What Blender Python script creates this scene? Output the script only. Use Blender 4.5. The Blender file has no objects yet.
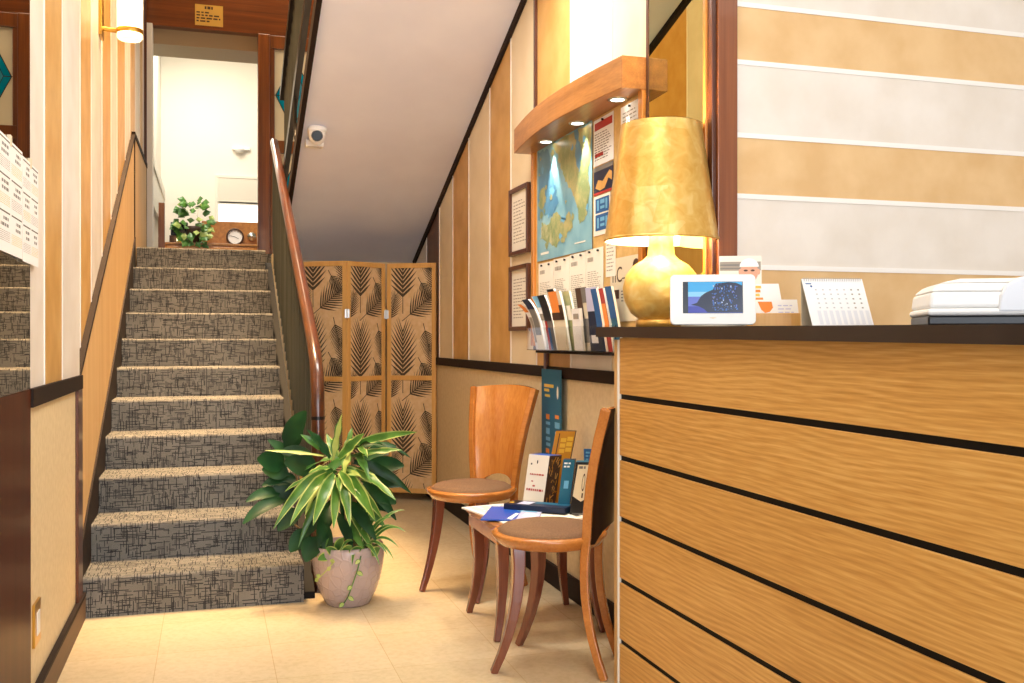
import bpy, bmesh, math, random
from mathutils import Vector, Matrix, noise as mnoise
random.seed(7)
SC = bpy.context.scene
COL = SC.collection
V = Vector
# ------------------------------------------------------------------ camera, world, exposure, room lights
EYE = 1.15
YAW, PITCH, FPX = 0.2948, 0.0019, 993.5
cd = bpy.data.cameras.new('camera'); cam = bpy.data.objects.new('camera', cd); COL.objects.link(cam)
cd.sensor_width = 36.0; cd.lens = 36.0 * FPX / 1024.0; cd.clip_start = 0.05; cd.clip_end = 60
cam.location = (0, 0, EYE); cam.rotation_euler = (math.pi/2 - PITCH, 0, -YAW)
SC.camera = cam
SC.view_settings.view_transform = 'Standard'; SC.view_settings.look = 'None'
SC.view_settings.gamma = 1.0; SC.view_settings.use_curve_mapping = False
SC.view_settings.exposure = -0.02
w = bpy.data.worlds.new('world'); SC.world = w; w.use_nodes = True
w.node_tree.nodes['Background'].inputs[0].default_value = (0.82, 0.9, 1.0, 1)
w.node_tree.nodes['Background'].inputs[1].default_value = 0.8

def area(name, loc, rot, sx, sy, power, color):
    l = bpy.data.lights.new(name, 'AREA'); l.shape = 'RECTANGLE'; l.size = sx; l.size_y = sy
    l.energy = power; l.color = color
    o = bpy.data.objects.new(name, l); COL.objects.link(o); o.location = loc; o.rotation_euler = rot
    return o
WARM = (1.0, 0.82, 0.58); WARMW = (1.0, 0.94, 0.86); DAY = (0.86, 0.91, 1.0)
area('entrance_daylight', (0.5, -2.4, 1.5), (math.radians(90), 0, 0), 2.6, 2.4, 150, DAY)
area('hall_ceiling_light', (0.45, 2.0, 2.9), (0, 0, 0), 1.0, 1.6, 30, WARMW)
area('hall_ceiling_light', (0.85, 4.0, 2.9), (0, 0, 0), 0.9, 0.5, 36, WARMW)
area('desk_ceiling_light', (2.4, 1.5, 2.9), (0, 0, 0), 1.2, 1.2, 7, WARMW)
area('stairwell_ceiling_light', (-.06, 6.2, 5.1), (0, 0, 0), 0.4, 3.0, 115, (1.0, 0.66, 0.34)).data.spread = math.radians(48)
area('landing_ceiling_light', (0.6, 8.4, 5.1), (0, 0, 0), 1.0, 0.6, 20, WARM)
area('upper_room_light', (-0.1, 11.2, 4.9), (0, 0, 0), 1.0, 2.4, 120, (1.0, 0.93, 0.80))

def at(px, py, d):
    """the point seen at picture position (px,py), d metres in front of the lens"""
    F = V((math.sin(YAW)*math.cos(PITCH), math.cos(YAW)*math.cos(PITCH), -math.sin(PITCH)))
    R = V((math.cos(YAW), -math.sin(YAW), 0)); U = R.cross(F)
    return V((0, 0, EYE)) + (F + R*((px-512)/FPX) - U*((py-341.5)/FPX)) * d

# ------------------------------------------------------------------ materials
def newmat(name):
    m = bpy.data.materials.new(name); m.use_nodes = True
    nt = m.node_tree; return m, nt, nt.nodes['Principled BSDF']
def setin(b, k, v):
    if k in b.inputs: b.inputs[k].default_value = v
def srgb(r, g, b):
    f = lambda c: (c/255/12.92) if c/255 <= .04045 else ((c/255+.055)/1.055)**2.4
    return (f(r), f(g), f(b), 1)
def pm(name, col, rough=.5, metal=0, coat=0, spec=.5, emit=None, es=0, trans=0, ior=1.45, alpha=1):
    m, nt, b = newmat(name)
    setin(b, 'Base Color', col); setin(b, 'Roughness', rough); setin(b, 'Metallic', metal)
    setin(b, 'Coat Weight', coat); setin(b, 'Coat Roughness', .08); setin(b, 'Specular IOR Level', spec)
    setin(b, 'Transmission Weight', trans); setin(b, 'IOR', ior)
    if emit: setin(b, 'Emission Color', emit); setin(b, 'Emission Strength', es)
    return m
def N(nt, t, **k):
    n = nt.nodes.new(t)
    for a, v in k.items(): setattr(n, a, v)
    return n
def ramp(nt, stops, interp='LINEAR'):
    r = N(nt, 'ShaderNodeValToRGB'); e = r.color_ramp; e.interpolation = interp
    while len(e.elements) < len(stops): e.elements.new(.5)
    for el, (p, c) in zip(e.elements, stops): el.position = p; el.color = c
    return r
def coords(nt, scale, rnd=True):
    tc = N(nt, 'ShaderNodeTexCoord'); mp = N(nt, 'ShaderNodeMapping'); mp.inputs['Scale'].default_value = scale
    if rnd:
        oi = N(nt, 'ShaderNodeObjectInfo'); mu = N(nt, 'ShaderNodeVectorMath', operation='SCALE')
        mu.inputs[0].default_value = (3.1, 5.3, 7.7); nt.links.new(oi.outputs['Random'], mu.inputs['Scale'])
        ad = N(nt, 'ShaderNodeVectorMath', operation='ADD'); nt.links.new(tc.outputs['Object'], ad.inputs[0]); nt.links.new(mu.outputs[0], ad.inputs[1])
        nt.links.new(ad.outputs[0], mp.inputs['Vector'])
    else: nt.links.new(tc.outputs['Object'], mp.inputs['Vector'])
    return mp
def wood(name, c1, c2, grain='z', rough=.35, coat=0.0, freq=9.0, contrast=1.0, ring=0.0, bump=.0):
    m, nt, b = newmat(name); L = nt.links.new
    s = {'x': (.5, freq, freq), 'y': (freq, .5, freq), 'z': (freq, freq, .5)}[grain]
    mp = coords(nt, s)
    n1 = N(nt, 'ShaderNodeTexNoise'); n1.inputs['Scale'].default_value = 1.6; n1.inputs['Detail'].default_value = 4; n1.inputs['Distortion'].default_value = .4
    L(mp.outputs[0], n1.inputs['Vector'])
    s2 = {'x': (2.5, 140, 140), 'y': (160, 7, 160), 'z': (140, 140, 2.5)}[grain]
    mp2 = coords(nt, s2); n2 = N(nt, 'ShaderNodeTexNoise'); n2.inputs['Scale'].default_value = 1.0; n2.inputs['Detail'].default_value = 2
    L(mp2.outputs[0], n2.inputs['Vector'])
    src = n1.outputs['Fac']
    if ring:
        mr = N(nt, 'ShaderNodeMath', operation='MULTIPLY'); mr.inputs[1].default_value = ring; L(src, mr.inputs[0])
        fr = N(nt, 'ShaderNodeMath', operation='PINGPONG'); fr.inputs[1].default_value = 1.0; L(mr.outputs[0], fr.inputs[0])
        mx0 = N(nt, 'ShaderNodeMix', data_type='FLOAT'); mx0.inputs[0].default_value = .6
        L(n1.outputs['Fac'], mx0.inputs[2]); L(fr.outputs[0], mx0.inputs[3]); src = mx0.outputs[0]
    mx = N(nt, 'ShaderNodeMix', data_type='FLOAT'); mx.inputs[0].default_value = .35
    L(src, mx.inputs[2]); L(n2.outputs['Fac'], mx.inputs[3])
    h = .22*contrast
    r = ramp(nt, [(.5-h, c1), (.5+h, c2)]); L(mx.outputs[0], r.inputs[0]); L(r.outputs[0], b.inputs['Base Color'])
    setin(b, 'Roughness', rough); setin(b, 'Coat Weight', coat); setin(b, 'Coat Roughness', .06)
    return m
def mottled(name, c1, c2, scale=6, rough=.6, bump=0.0, detail=5, metal=0, spec=.5, lo=.35, hi=.65):
    m, nt, b = newmat(name); L = nt.links.new
    mp = coords(nt, (1, 1, 1), False)
    n = N(nt, 'ShaderNodeTexNoise'); n.inputs['Scale'].default_value = scale; n.inputs['Detail'].default_value = detail; L(mp.outputs[0], n.inputs['Vector'])
    r = ramp(nt, [(lo, c1), (hi, c2)]); L(n.outputs['Fac'], r.inputs[0]); L(r.outputs[0], b.inputs['Base Color'])
    setin(b, 'Roughness', rough); setin(b, 'Metallic', metal); setin(b, 'Specular IOR Level', spec)
    if bump:
        bp = N(nt, 'ShaderNodeBump'); bp.inputs['Strength'].default_value = bump; bp.inputs['Distance'].default_value = .01
        L(n.outputs['Fac'], bp.inputs['Height']); L(bp.outputs[0], b.inputs['Normal'])
    return m

M = {}
M['white_paint'] = mottled('white_paint', srgb(226, 216, 203), srgb(236, 228, 218), 5, .45)
M['tan_paint'] = mottled('tan_gold_paint', srgb(200, 150, 78), srgb(216, 170, 100), 7, .4)
M['tan_pale'] = mottled('pale_tan_paint', srgb(218, 178, 124), srgb(229, 193, 142), 7, .4)
M['cream_paint'] = mottled('cream_paint', srgb(232, 212, 174), srgb(240, 222, 188), 5, .45)
M['bead'] = pm('white_bead', srgb(246, 242, 236), .4)
M['shaded_brown_strip'] = mottled('shaded_brown_strip', srgb(92, 58, 34), srgb(110, 72, 42), 8, .4)  # dark tan wall stripe, with the shadow by the screen painted into its brown
M['linen'] = mottled('wainscot_paper', srgb(218, 196, 154), srgb(228, 207, 168), 40, .55, .05)
M['veneer_pale'] = wood('pale_oak_veneer', srgb(200, 156, 98), srgb(222, 184, 128), 'z', .6, 0, 7)
M['dark_trim'] = wood('dark_stained_trim', srgb(32, 23, 19), srgb(48, 33, 25), 'y', .7, 0); M['dark_trim'].node_tree.nodes['Principled BSDF'].inputs['Specular IOR Level'].default_value = .2
M['dark_trim_z'] = wood('dark_stained_trim_upright', srgb(72, 36, 22), srgb(100, 52, 30), 'z', .3, .3)
M['base_brown'] = wood('brown_baseboard', srgb(96, 72, 48), srgb(118, 90, 62), 'y', .6, 0)
M['ceiling'] = pm('ceiling_white', srgb(238, 234, 228), .7)
M['plaster'] = mottled('soffit_plaster', srgb(228, 228, 238), srgb(234, 234, 243), 3, .7)
M['upper_white'] = pm('upper_room_white', srgb(240, 234, 220), .7)
M['jamb_white'] = pm('jamb_white', srgb(236, 230, 216), .45)
M['mahogany'] = wood('mahogany', srgb(80, 36, 14), srgb(140, 74, 28), 'x', .28, .5, 10)
M['mahogany_z'] = wood('mahogany_upright', srgb(88, 42, 16), srgb(150, 84, 34), 'z', .28, .5, 10)
M['walnut_gloss'] = wood('glossy_brown_panel', srgb(52, 24, 13), srgb(88, 44, 24), 'z', .30, .0, 8); M['walnut_gloss'].node_tree.nodes['Principled BSDF'].inputs['Specular IOR Level'].default_value = .05
M['rail_wood'] = wood('handrail_wood', srgb(52, 24, 12), srgb(98, 50, 24), 'y', .28, .35, 9)
M['post_red'] = wood('reddish_door_post', srgb(112, 58, 30), srgb(150, 88, 50), 'z', .3, .4, 12)
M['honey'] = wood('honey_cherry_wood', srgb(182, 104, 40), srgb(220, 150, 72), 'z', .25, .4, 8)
M['honey_y'] = wood('honey_cherry_beam', srgb(136, 84, 38), srgb(192, 130, 68), 'y', .32, .15, 14)
M['chair_leg'] = wood('reddish_chair_leg', srgb(104, 54, 38), srgb(142, 82, 58), 'z', .25, .5, 10)
M['ring_wood'] = wood('chair_ring_wood', srgb(168, 96, 36), srgb(204, 132, 60), 'x', .25, .6, 7)
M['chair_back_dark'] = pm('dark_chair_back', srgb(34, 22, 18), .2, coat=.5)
def mk_oak():
    m, nt, b = newmat('counter_oak'); L = nt.links.new
    mp = coords(nt, (1, .20, 1)); wv = N(nt, 'ShaderNodeTexWave', wave_type='BANDS', bands_direction='Z', wave_profile='SIN')
    wv.inputs['Scale'].default_value = 20; wv.inputs['Distortion'].default_value = 13; wv.inputs['Detail'].default_value = 1.2; wv.inputs['Detail Scale'].default_value = .45; wv.inputs['Detail Roughness'].default_value = .55
    L(mp.outputs[0], wv.inputs['Vector'])
    mp2 = coords(nt, (120, 9, 230)); n2 = N(nt, 'ShaderNodeTexNoise'); n2.inputs['Scale'].default_value = 1; n2.inputs['Detail'].default_value = 3; L(mp2.outputs[0], n2.inputs['Vector'])
    mp3 = coords(nt, (2, .8, 7)); n3 = N(nt, 'ShaderNodeTexNoise'); n3.inputs['Scale'].default_value = 1; n3.inputs['Detail'].default_value = 2; L(mp3.outputs[0], n3.inputs['Vector'])
    a = N(nt, 'ShaderNodeMix', data_type='FLOAT'); a.inputs[0].default_value = .80; L(wv.outputs['Fac'], a.inputs[2]); L(n2.outputs['Fac'], a.inputs[3])
    c = N(nt, 'ShaderNodeMix', data_type='FLOAT'); c.inputs[0].default_value = .35; L(a.outputs[0], c.inputs[2]); L(n3.outputs['Fac'], c.inputs[3])
    r = ramp(nt, [(.27, srgb(184, 128, 54)), (.5, srgb(210, 156, 80)), (.73, srgb(230, 184, 108))]); L(c.outputs[0], r.inputs[0]); L(r.outputs[0], b.inputs['Base Color'])
    setin(b, 'Roughness', .42); setin(b, 'Coat Weight', .05); return m
M['oak'] = mk_oak()
M['oak_edge'] = wood('counter_oak_edge', srgb(204, 158, 96), srgb(226, 184, 126), 'z', .4, .1)
M['counter_top'] = wood('counter_top_dark', srgb(30, 19, 16), srgb(46, 29, 23), 'y', .4, .1)
M['groove'] = pm('black_groove', srgb(17, 14, 13), .6, spec=.2)
M['pine'] = wood('pine_frame', srgb(204, 146, 72), srgb(228, 180, 106), 'z', .45, .1, 7)
M['cloth'] = mottled('screen_cloth', srgb(214, 176, 126), srgb(224, 190, 144), 30, .8, .03)
M['palm_print'] = pm('palm_print', srgb(78, 64, 48), .8)
M['seat_fabric'] = mottled('brown_seat_fabric', srgb(120, 88, 60), srgb(136, 102, 72), 160, .9, .15)
M['black'] = pm('black_plastic', srgb(18, 18, 20), .35)
M['black_metal'] = pm('black_metal', srgb(30, 28, 27), .35, .4)
M['baluster'] = wood('grey_green_metal_slat', srgb(62, 64, 58), srgb(98, 99, 90), 'z', .75, .0, 30); M['baluster'].node_tree.nodes['Principled BSDF'].inputs['Specular IOR Level'].default_value = .12
M['steel'] = pm('steel', srgb(190, 190, 186), .3, 1)
M['brass'] = pm('brass', srgb(214, 168, 80), .3, 1)
M['white_plastic'] = pm('white_plastic', srgb(240, 238, 234), .35)
M['paper'] = pm('paper', srgb(238, 232, 218), .8)
M['paper_cream'] = pm('paper_cream', srgb(226, 212, 184), .8)
M['paper_white'] = pm('paper_white', srgb(244, 242, 240), .7)
M['ink'] = pm('ink', srgb(96, 88, 80), .8)
M['ink_pale'] = pm('pale_ink', srgb(160, 150, 138), .8)
M['red_ink'] = pm('red_ink', srgb(178, 52, 44), .7)
M['orange_ink'] = pm('orange_ink', srgb(236, 140, 60), .7)
M['yellow_ink'] = pm('yellow_ink', srgb(226, 190, 90), .7)
M['blue_ink'] = pm('blue_ink', srgb(38, 92, 150), .6)
M['teal_ink'] = pm('teal_ink', srgb(26, 98, 128), .5)
M['navy'] = pm('navy_print', srgb(22, 34, 62), .5)
M['royal'] = pm('royal_blue_print', srgb(30, 86, 190), .35)
M['skyblue'] = pm('sky_blue_print', srgb(110, 176, 214), .4)
M['lilac'] = pm('lilac_print', srgb(196, 196, 226), .4)
M['brown_print'] = pm('brown_print', srgb(74, 50, 36), .5)
M['amber'] = pm('amber_print', srgb(204, 140, 40), .35)
M['gold_yellow'] = pm('gold_yellow_print', srgb(236, 190, 60), .35)
M['grey_print'] = pm('grey_print', srgb(120, 116, 112), .5)
M['skin'] = pm('photo_skin_tone', srgb(214, 160, 132), .5)
M['acrylic'] = pm('clear_acrylic', (1, 1, 1, 1), .03, trans=1.0, ior=1.2)
M['teal_glass'] = None
M['soil'] = mottled('potting_soil', srgb(40, 28, 20), srgb(70, 52, 38), 60, .95, .4)
M['bark'] = mottled('plant_cane_bark', srgb(110, 86, 58), srgb(158, 130, 92), 40, .85, .3)
M['leaf_green'] = mottled('strap_leaf_green', srgb(58, 104, 34), srgb(92, 138, 52), 12, .35)
M['leaf_lime'] = mottled('leaf_lime_margin', srgb(150, 172, 84), srgb(184, 194, 112), 14, .4)
M['leaf_dark'] = mottled('dark_rubber_leaf', srgb(16, 48, 26), srgb(34, 76, 36), 8, .42, spec=.22)
M['leaf_mid'] = mottled('mid_green_leaf', srgb(56, 100, 40), srgb(90, 140, 60), 12, .35)
M['bulb'] = pm('lit_bulb', (1, .9, .7, 1), .5, emit=(1, .82, .55, 1), es=14)
M['spot_lens'] = pm('lit_spot_lens', (1, .95, .85, 1), .5, emit=(1, .92, .78, 1), es=8)

def mk_glass(name, col):
    m, nt, b = newmat(name); L = nt.links.new; out = nt.nodes['Material Output']
    t = N(nt, 'ShaderNodeBsdfTranslucent'); t.inputs[0].default_value = col
    t2 = N(nt, 'ShaderNodeBsdfTransparent'); t2.inputs[0].default_value = col
    setin(b, 'Base Color', col); setin(b, 'Roughness', .15)
    mx = N(nt, 'ShaderNodeMixShader'); mx.inputs[0].default_value = .25; L(t.outputs[0], mx.inputs[1]); L(t2.outputs[0], mx.inputs[2])
    mx2 = N(nt, 'ShaderNodeMixShader'); mx2.inputs[0].default_value = .35; L(mx.outputs[0], mx2.inputs[1]); L(b.outputs[0], mx2.inputs[2])
    L(mx2.outputs[0], out.inputs[0]); return m
M['teal_glass'] = mk_glass('teal_stained_glass', srgb(0, 168, 214))
M['aqua_glass'] = mk_glass('aqua_stained_glass', srgb(96, 204, 226))
M['cream_glass'] = mk_glass('cream_textured_glass', srgb(228, 218, 196))

def mk_mirror(name, col):
    m, nt, b = newmat(name); setin(b, 'Base Color', col); setin(b, 'Metallic', 1); setin(b, 'Roughness', 0.0); return m
M['mirror'] = mk_mirror('bronze_mirror', srgb(196, 190, 178))
M['mirror_olive'] = mk_mirror('smoked_bronze_mirror', srgb(190, 190, 148))

def mk_floor():
    m, nt, b = newmat('cream_floor_tile'); L = nt.links.new
    mp = coords(nt, (1, 1, 1), False)
    br = N(nt, 'ShaderNodeTexBrick'); br.offset = 0; br.inputs['Scale'].default_value = 1.0
    br.inputs['Brick Width'].default_value = .40; br.inputs['Row Height'].default_value = .40; br.inputs['Mortar Size'].default_value = .0018
    br.inputs['Mortar Smooth'].default_value = .6
    br.inputs['Color1'].default_value = srgb(222, 203, 168); br.inputs['Color2'].default_value = srgb(216, 197, 160); br.inputs['Mortar'].default_value = srgb(200, 175, 134)
    L(mp.outputs[0], br.inputs['Vector'])
    n = N(nt, 'ShaderNodeTexNoise'); n.inputs['Scale'].default_value = 55; n.inputs['Detail'].default_value = 6; L(mp.outputs[0], n.inputs['Vector'])
    n3 = N(nt, 'ShaderNodeTexNoise'); n3.inputs['Scale'].default_value = 2.2; n3.inputs['Detail'].default_value = 3; L(mp.outputs[0], n3.inputs['Vector'])
    r = ramp(nt, [(.3, (.90, .89, .87, 1)), (.6, (1, 1, 1, 1))]); L(n.outputs['Fac'], r.inputs[0])
    r3 = ramp(nt, [(.3, (.90, .88, .85, 1)), (.65, (1, 1, 1, 1))]); L(n3.outputs['Fac'], r3.inputs[0])
    mx = N(nt, 'ShaderNodeMix', data_type='RGBA', blend_type='MULTIPLY'); mx.inputs[0].default_value = 1
    L(br.outputs['Color'], mx.inputs[6]); L(r.outputs[0], mx.inputs[7])
    mx2 = N(nt, 'ShaderNodeMix', data_type='RGBA', blend_type='MULTIPLY'); mx2.inputs[0].default_value = 1
    L(mx.outputs[2], mx2.inputs[6]); L(r3.outputs[0], mx2.inputs[7])
    L(mx2.outputs[2], b.inputs['Base Color']); setin(b, 'Roughness', .22); setin(b, 'Specular IOR Level', .45)
    return m
M['floor'] = mk_floor()

def mk_carpet():
    m, nt, b = newmat('grey_dash_carpet'); L = nt.links.new
    tc = N(nt, 'ShaderNodeTexCoord'); sp = N(nt, 'ShaderNodeSeparateXYZ'); L(tc.outputs['Object'], sp.inputs[0])
    ad = N(nt, 'ShaderNodeMath', operation='ADD'); L(sp.outputs[1], ad.inputs[0]); L(sp.outputs[2], ad.inputs[1])
    masks = []
    for (lx, ly, th, off) in ((.060, .0072, .80, 3.3), (.0072, .048, .80, 9.1), (.026, .0056, .86, 5.7), (.0056, .026, .86, 1.7)):
        def cell(src, ln, o):
            d = N(nt, 'ShaderNodeMath', operation='DIVIDE'); L(src, d.inputs[0]); d.inputs[1].default_value = ln
            a = N(nt, 'ShaderNodeMath', operation='ADD'); L(d.outputs[0], a.inputs[0]); a.inputs[1].default_value = o
            return a
        a = cell(sp.outputs[0], lx, off); c = cell(ad.outputs[0], ly, off*2)
        # shift every row (or column) by a random amount so that dashes do not line up
        thin, long_ = (c, a) if lx > ly else (a, c)
        fl = N(nt, 'ShaderNodeMath', operation='FLOOR'); L(thin.outputs[0], fl.inputs[0])
        wn = N(nt, 'ShaderNodeTexWhiteNoise', noise_dimensions='1D'); L(fl.outputs[0], wn.inputs['W'])
        sh = N(nt, 'ShaderNodeMath', operation='ADD'); L(long_.outputs[0], sh.inputs[0]); L(wn.outputs['Value'], sh.inputs[1])
        fl2 = N(nt, 'ShaderNodeMath', operation='FLOOR'); L(sh.outputs[0], fl2.inputs[0])
        cb = N(nt, 'ShaderNodeCombineXYZ'); L(fl.outputs[0], cb.inputs[0]); L(fl2.outputs[0], cb.inputs[1])
        w2 = N(nt, 'ShaderNodeTexWhiteNoise', noise_dimensions='2D'); L(cb.outputs[0], w2.inputs['Vector'])
        gt = N(nt, 'ShaderNodeMath', operation='GREATER_THAN'); L(w2.outputs['Value'], gt.inputs[0]); gt.inputs[1].default_value = th
        frc = N(nt, 'ShaderNodeMath', operation='FRACT'); L(thin.outputs[0], frc.inputs[0])
        ls = N(nt, 'ShaderNodeMath', operation='LESS_THAN'); L(frc.outputs[0], ls.inputs[0]); ls.inputs[1].default_value = .5
        mu = N(nt, 'ShaderNodeMath', operation='MULTIPLY'); L(gt.outputs[0], mu.inputs[0]); L(ls.outputs[0], mu.inputs[1])
        masks.append(mu)
    mx = masks[0]
    for k in masks[1:]:
        q = N(nt, 'ShaderNodeMath', operation='MAXIMUM'); L(mx.outputs[0], q.inputs[0]); L(k.outputs[0], q.inputs[1]); mx = q
    n = N(nt, 'ShaderNodeTexNoise'); n.inputs['Scale'].default_value = 420; L(tc.outputs['Object'], n.inputs['Vector'])
    n2 = N(nt, 'ShaderNodeTexNoise'); n2.inputs['Scale'].default_value = 7; n2.inputs['Detail'].default_value = 3; L(tc.outputs['Object'], n2.inputs['Vector'])
    av = N(nt, 'ShaderNodeMix', data_type='FLOAT'); av.inputs[0].default_value = .4; L(n.outputs['Fac'], av.inputs[2]); L(n2.outputs['Fac'], av.inputs[3])
    r = ramp(nt, [(.35, srgb(100, 98, 93)), (.65, srgb(134, 131, 124))]); L(av.outputs[0], r.inputs[0])
    cm = N(nt, 'ShaderNodeMix', data_type='RGBA'); L(mx.outputs[0], cm.inputs[0]); L(r.outputs[0], cm.inputs[6]); cm.inputs[7].default_value = srgb(52, 53, 56)
    L(cm.outputs[2], b.inputs['Base Color']); setin(b, 'Roughness', .95); setin(b, 'Specular IOR Level', .15)
    bp = N(nt, 'ShaderNodeBump'); bp.inputs['Strength'].default_value = .35; bp.inputs['Distance'].default_value = .004
    L(n.outputs['Fac'], bp.inputs['Height']); L(bp.outputs[0], b.inputs['Normal'])
    return m
M['carpet'] = mk_carpet()

def mk_goldleaf(name, c1, c2, c3, rough=.3, metal=.75):
    m, nt, b = newmat(name); L = nt.links.new
    mp = coords(nt, (1, 1, 1), False)
    v = N(nt, 'ShaderNodeTexVoronoi', feature='F1', distance='CHEBYCHEV'); v.inputs['Scale'].default_value = 9; v.inputs['Randomness'].default_value = .55; L(mp.outputs[0], v.inputs['Vector'])
    n = N(nt, 'ShaderNodeTexNoise'); n.inputs['Scale'].default_value = 22; n.inputs['Detail'].default_value = 8; n.inputs['Distortion'].default_value = 1.2; L(mp.outputs[0], n.inputs['Vector'])
    sx = N(nt, 'ShaderNodeSeparateColor'); L(v.outputs['Color'], sx.inputs[0])
    mx = N(nt, 'ShaderNodeMix', data_type='FLOAT'); mx.inputs[0].default_value = .75; L(sx.outputs[0], mx.inputs[2]); L(n.outputs['Fac'], mx.inputs[3])
    r = ramp(nt, [(.28, c1), (.5, c2), (.72, c3)]); L(mx.outputs[0], r.inputs[0]); L(r.outputs[0], b.inputs['Base Color'])
    setin(b, 'Metallic', metal); setin(b, 'Roughness', rough)
    bp = N(nt, 'ShaderNodeBump'); bp.inputs['Strength'].default_value = .25; bp.inputs['Distance'].default_value = .004
    L(n.outputs['Fac'], bp.inputs['Height']); L(bp.outputs[0], b.inputs['Normal'])
    return m
M['goldleaf'] = mk_goldleaf('gold_leaf', srgb(224, 172, 82), srgb(234, 192, 106), srgb(244, 214, 142), .3, .6)
M['goldleaf_pale'] = mk_goldleaf('pale_gold_leaf', srgb(230, 180, 84), srgb(240, 202, 114), srgb(248, 222, 152), .32, .3)
M['shade_in'] = pm('lamp_shade_lining', srgb(250, 236, 200), .8)

# ------------------------------------------------------------------ mesh helpers
class MB:
    def __init__(s): s.v = []; s.f = []; s.m = []; s.sm = []
    def add(s, vs, fs, slot=0, smooth=False):
        o = len(s.v); s.v += [V(a) for a in vs]
        for f in fs: s.f.append([o+i for i in f]); s.m.append(slot); s.sm.append(smooth)
    def box(s, x0, x1, y0, y1, z0, z1, slot=0):
        s.hexa([(x0,y0,z0),(x1,y0,z0),(x1,y1,z0),(x0,y1,z0),(x0,y0,z1),(x1,y0,z1),(x1,y1,z1),(x0,y1,z1)], slot)
    def hexa(s, p, slot=0):
        s.add(p, [(3,2,1,0),(4,5,6,7),(0,1,5,4),(1,2,6,5),(2,3,7,6),(3,0,4,7)], slot)
    def obox(s, o, u, v, n, a, b, c, slot=0):
        """box from corner o along unit vectors u,v,n with lengths a,b,c"""
        o, u, v, n = V(o), V(u)*a, V(v)*b, V(n)*c
        s.hexa([o, o+u, o+u+v, o+v, o+n, o+u+n, o+u+v+n, o+v+n], slot)
    def prism(s, poly, d, slot=0, smooth=False):
        d = V(d); a = [V(p) for p in poly]; n = len(a)
        s.add(a + [p+d for p in a], [tuple(range(n-1,-1,-1)), tuple(range(n, 2*n))] + [(i,(i+1)%n,n+(i+1)%n,n+i) for i in range(n)], slot, smooth)
    def quad(s, a, b, c, d, slot=0): s.add([a,b,c,d], [(0,1,2,3)], slot)
    def tube(s, path, rads, n=10, slot=0, up=None, flat=1.0, cap=True):
        path = [V(p) for p in path]; k = len(path)
        if not isinstance(rads, (list, tuple)): rads = [rads]*k
        rings = []; prev = None
        for i, p in enumerate(path):
            t = (path[min(i+1,k-1)] - path[max(i-1,0)]).normalized()
            if prev is None:
                ref = V(up) if up else (V((0,0,1)) if abs(t.z) < .9 else V((1,0,0)))
                a = (ref - t*ref.dot(t)).normalized()
            else: a = (prev - t*prev.dot(t)).normalized()
            prev = a; b = t.cross(a)
            rings.append([p + (a*math.cos(2*math.pi*j/n)*flat + b*math.sin(2*math.pi*j/n))*rads[i] for j in range(n)])
        fs = [(i*n+j, i*n+(j+1)%n, (i+1)*n+(j+1)%n, (i+1)*n+j) for i in range(k-1) for j in range(n)]
        s.add([q for r in rings for q in r], fs, slot, True)
        if cap:
            s.add(rings[0], [tuple(range(n-1,-1,-1))], slot); s.add(rings[-1], [tuple(range(n))], slot)
    def lathe(s, prof, c=(0,0,0), n=32, slot=0, cap0=False, cap1=False):
        c = V(c); vs = [c + V((r*math.cos(2*math.pi*j/n), r*math.sin(2*math.pi*j/n), z)) for r, z in prof for j in range(n)]
        k = len(prof)
        fs = [(i*n+j, i*n+(j+1)%n, (i+1)*n+(j+1)%n, (i+1)*n+j) for i in range(k-1) for j in range(n)]
        s.add(vs, fs, slot, True)
        if cap0: s.add(vs[:n], [tuple(range(n-1,-1,-1))], slot)
        if cap1: s.add(vs[-n:], [tuple(range(n))], slot)
    def grid(s, pts, slot=0, smooth=True):
        """pts: rows of points"""
        r, c = len(pts), len(pts[0])
        s.add([p for row in pts for p in row], [(i*c+j, i*c+j+1, (i+1)*c+j+1, (i+1)*c+j) for i in range(r-1) for j in range(c-1)], slot, smooth)
    def build(s, name, mats, parent=None, bevel=0, seg=2, loc=None):
        if not isinstance(mats, (list, tuple)): mats = [mats]
        if parent is not None:
            inv = world(parent).inverted(); vs = [inv @ p for p in s.v]; origin = None
        else:
            if loc is None:
                lo = [min(p[i] for p in s.v) for i in range(3)]; hi = [max(p[i] for p in s.v) for i in range(3)]
                loc = V(((lo[0]+hi[0])/2, (lo[1]+hi[1])/2, lo[2]))
            loc = V(loc); vs = [p - loc for p in s.v]
        me = bpy.data.meshes.new(name); me.from_pydata([tuple(p) for p in vs], [], s.f)
        for m in mats: me.materials.append(M[m] if isinstance(m, str) else m)
        for p, mi, sm in zip(me.polygons, s.m, s.sm): p.material_index = mi; p.use_smooth = sm
        me.update()
        o = bpy.data.objects.new(name, me); COL.objects.link(o)
        if parent is not None: o.parent = parent
        else: o.location = loc
        if bevel:
            b = o.modifiers.new('bevel', 'BEVEL'); b.width = bevel; b.segments = seg; b.limit_method = 'ANGLE'; b.angle_limit = math.radians(40)
        return o
def world(o):
    m = Matrix.LocRotScale(o.location, o.rotation_euler, o.scale)
    return world(o.parent) @ m if o.parent else m
def tag(o, label, cat, group=None, kind=None):
    o['label'] = label; o['category'] = cat
    if group: o['group'] = group
    if kind: o['kind'] = kind
    return o
def thing(name, label, cat, loc=(0,0,0), rz=0, group=None):
    o = bpy.data.objects.new(name, None); COL.objects.link(o); o.location = loc; o.rotation_euler = (0,0,rz); o.empty_display_size = .1
    return tag(o, label, cat, group)
def struct(name, mb, mats, parent=None, bevel=0):
    o = mb.build(name, mats, parent, bevel)
    if parent is None: o['kind'] = 'structure'
    return o
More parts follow.
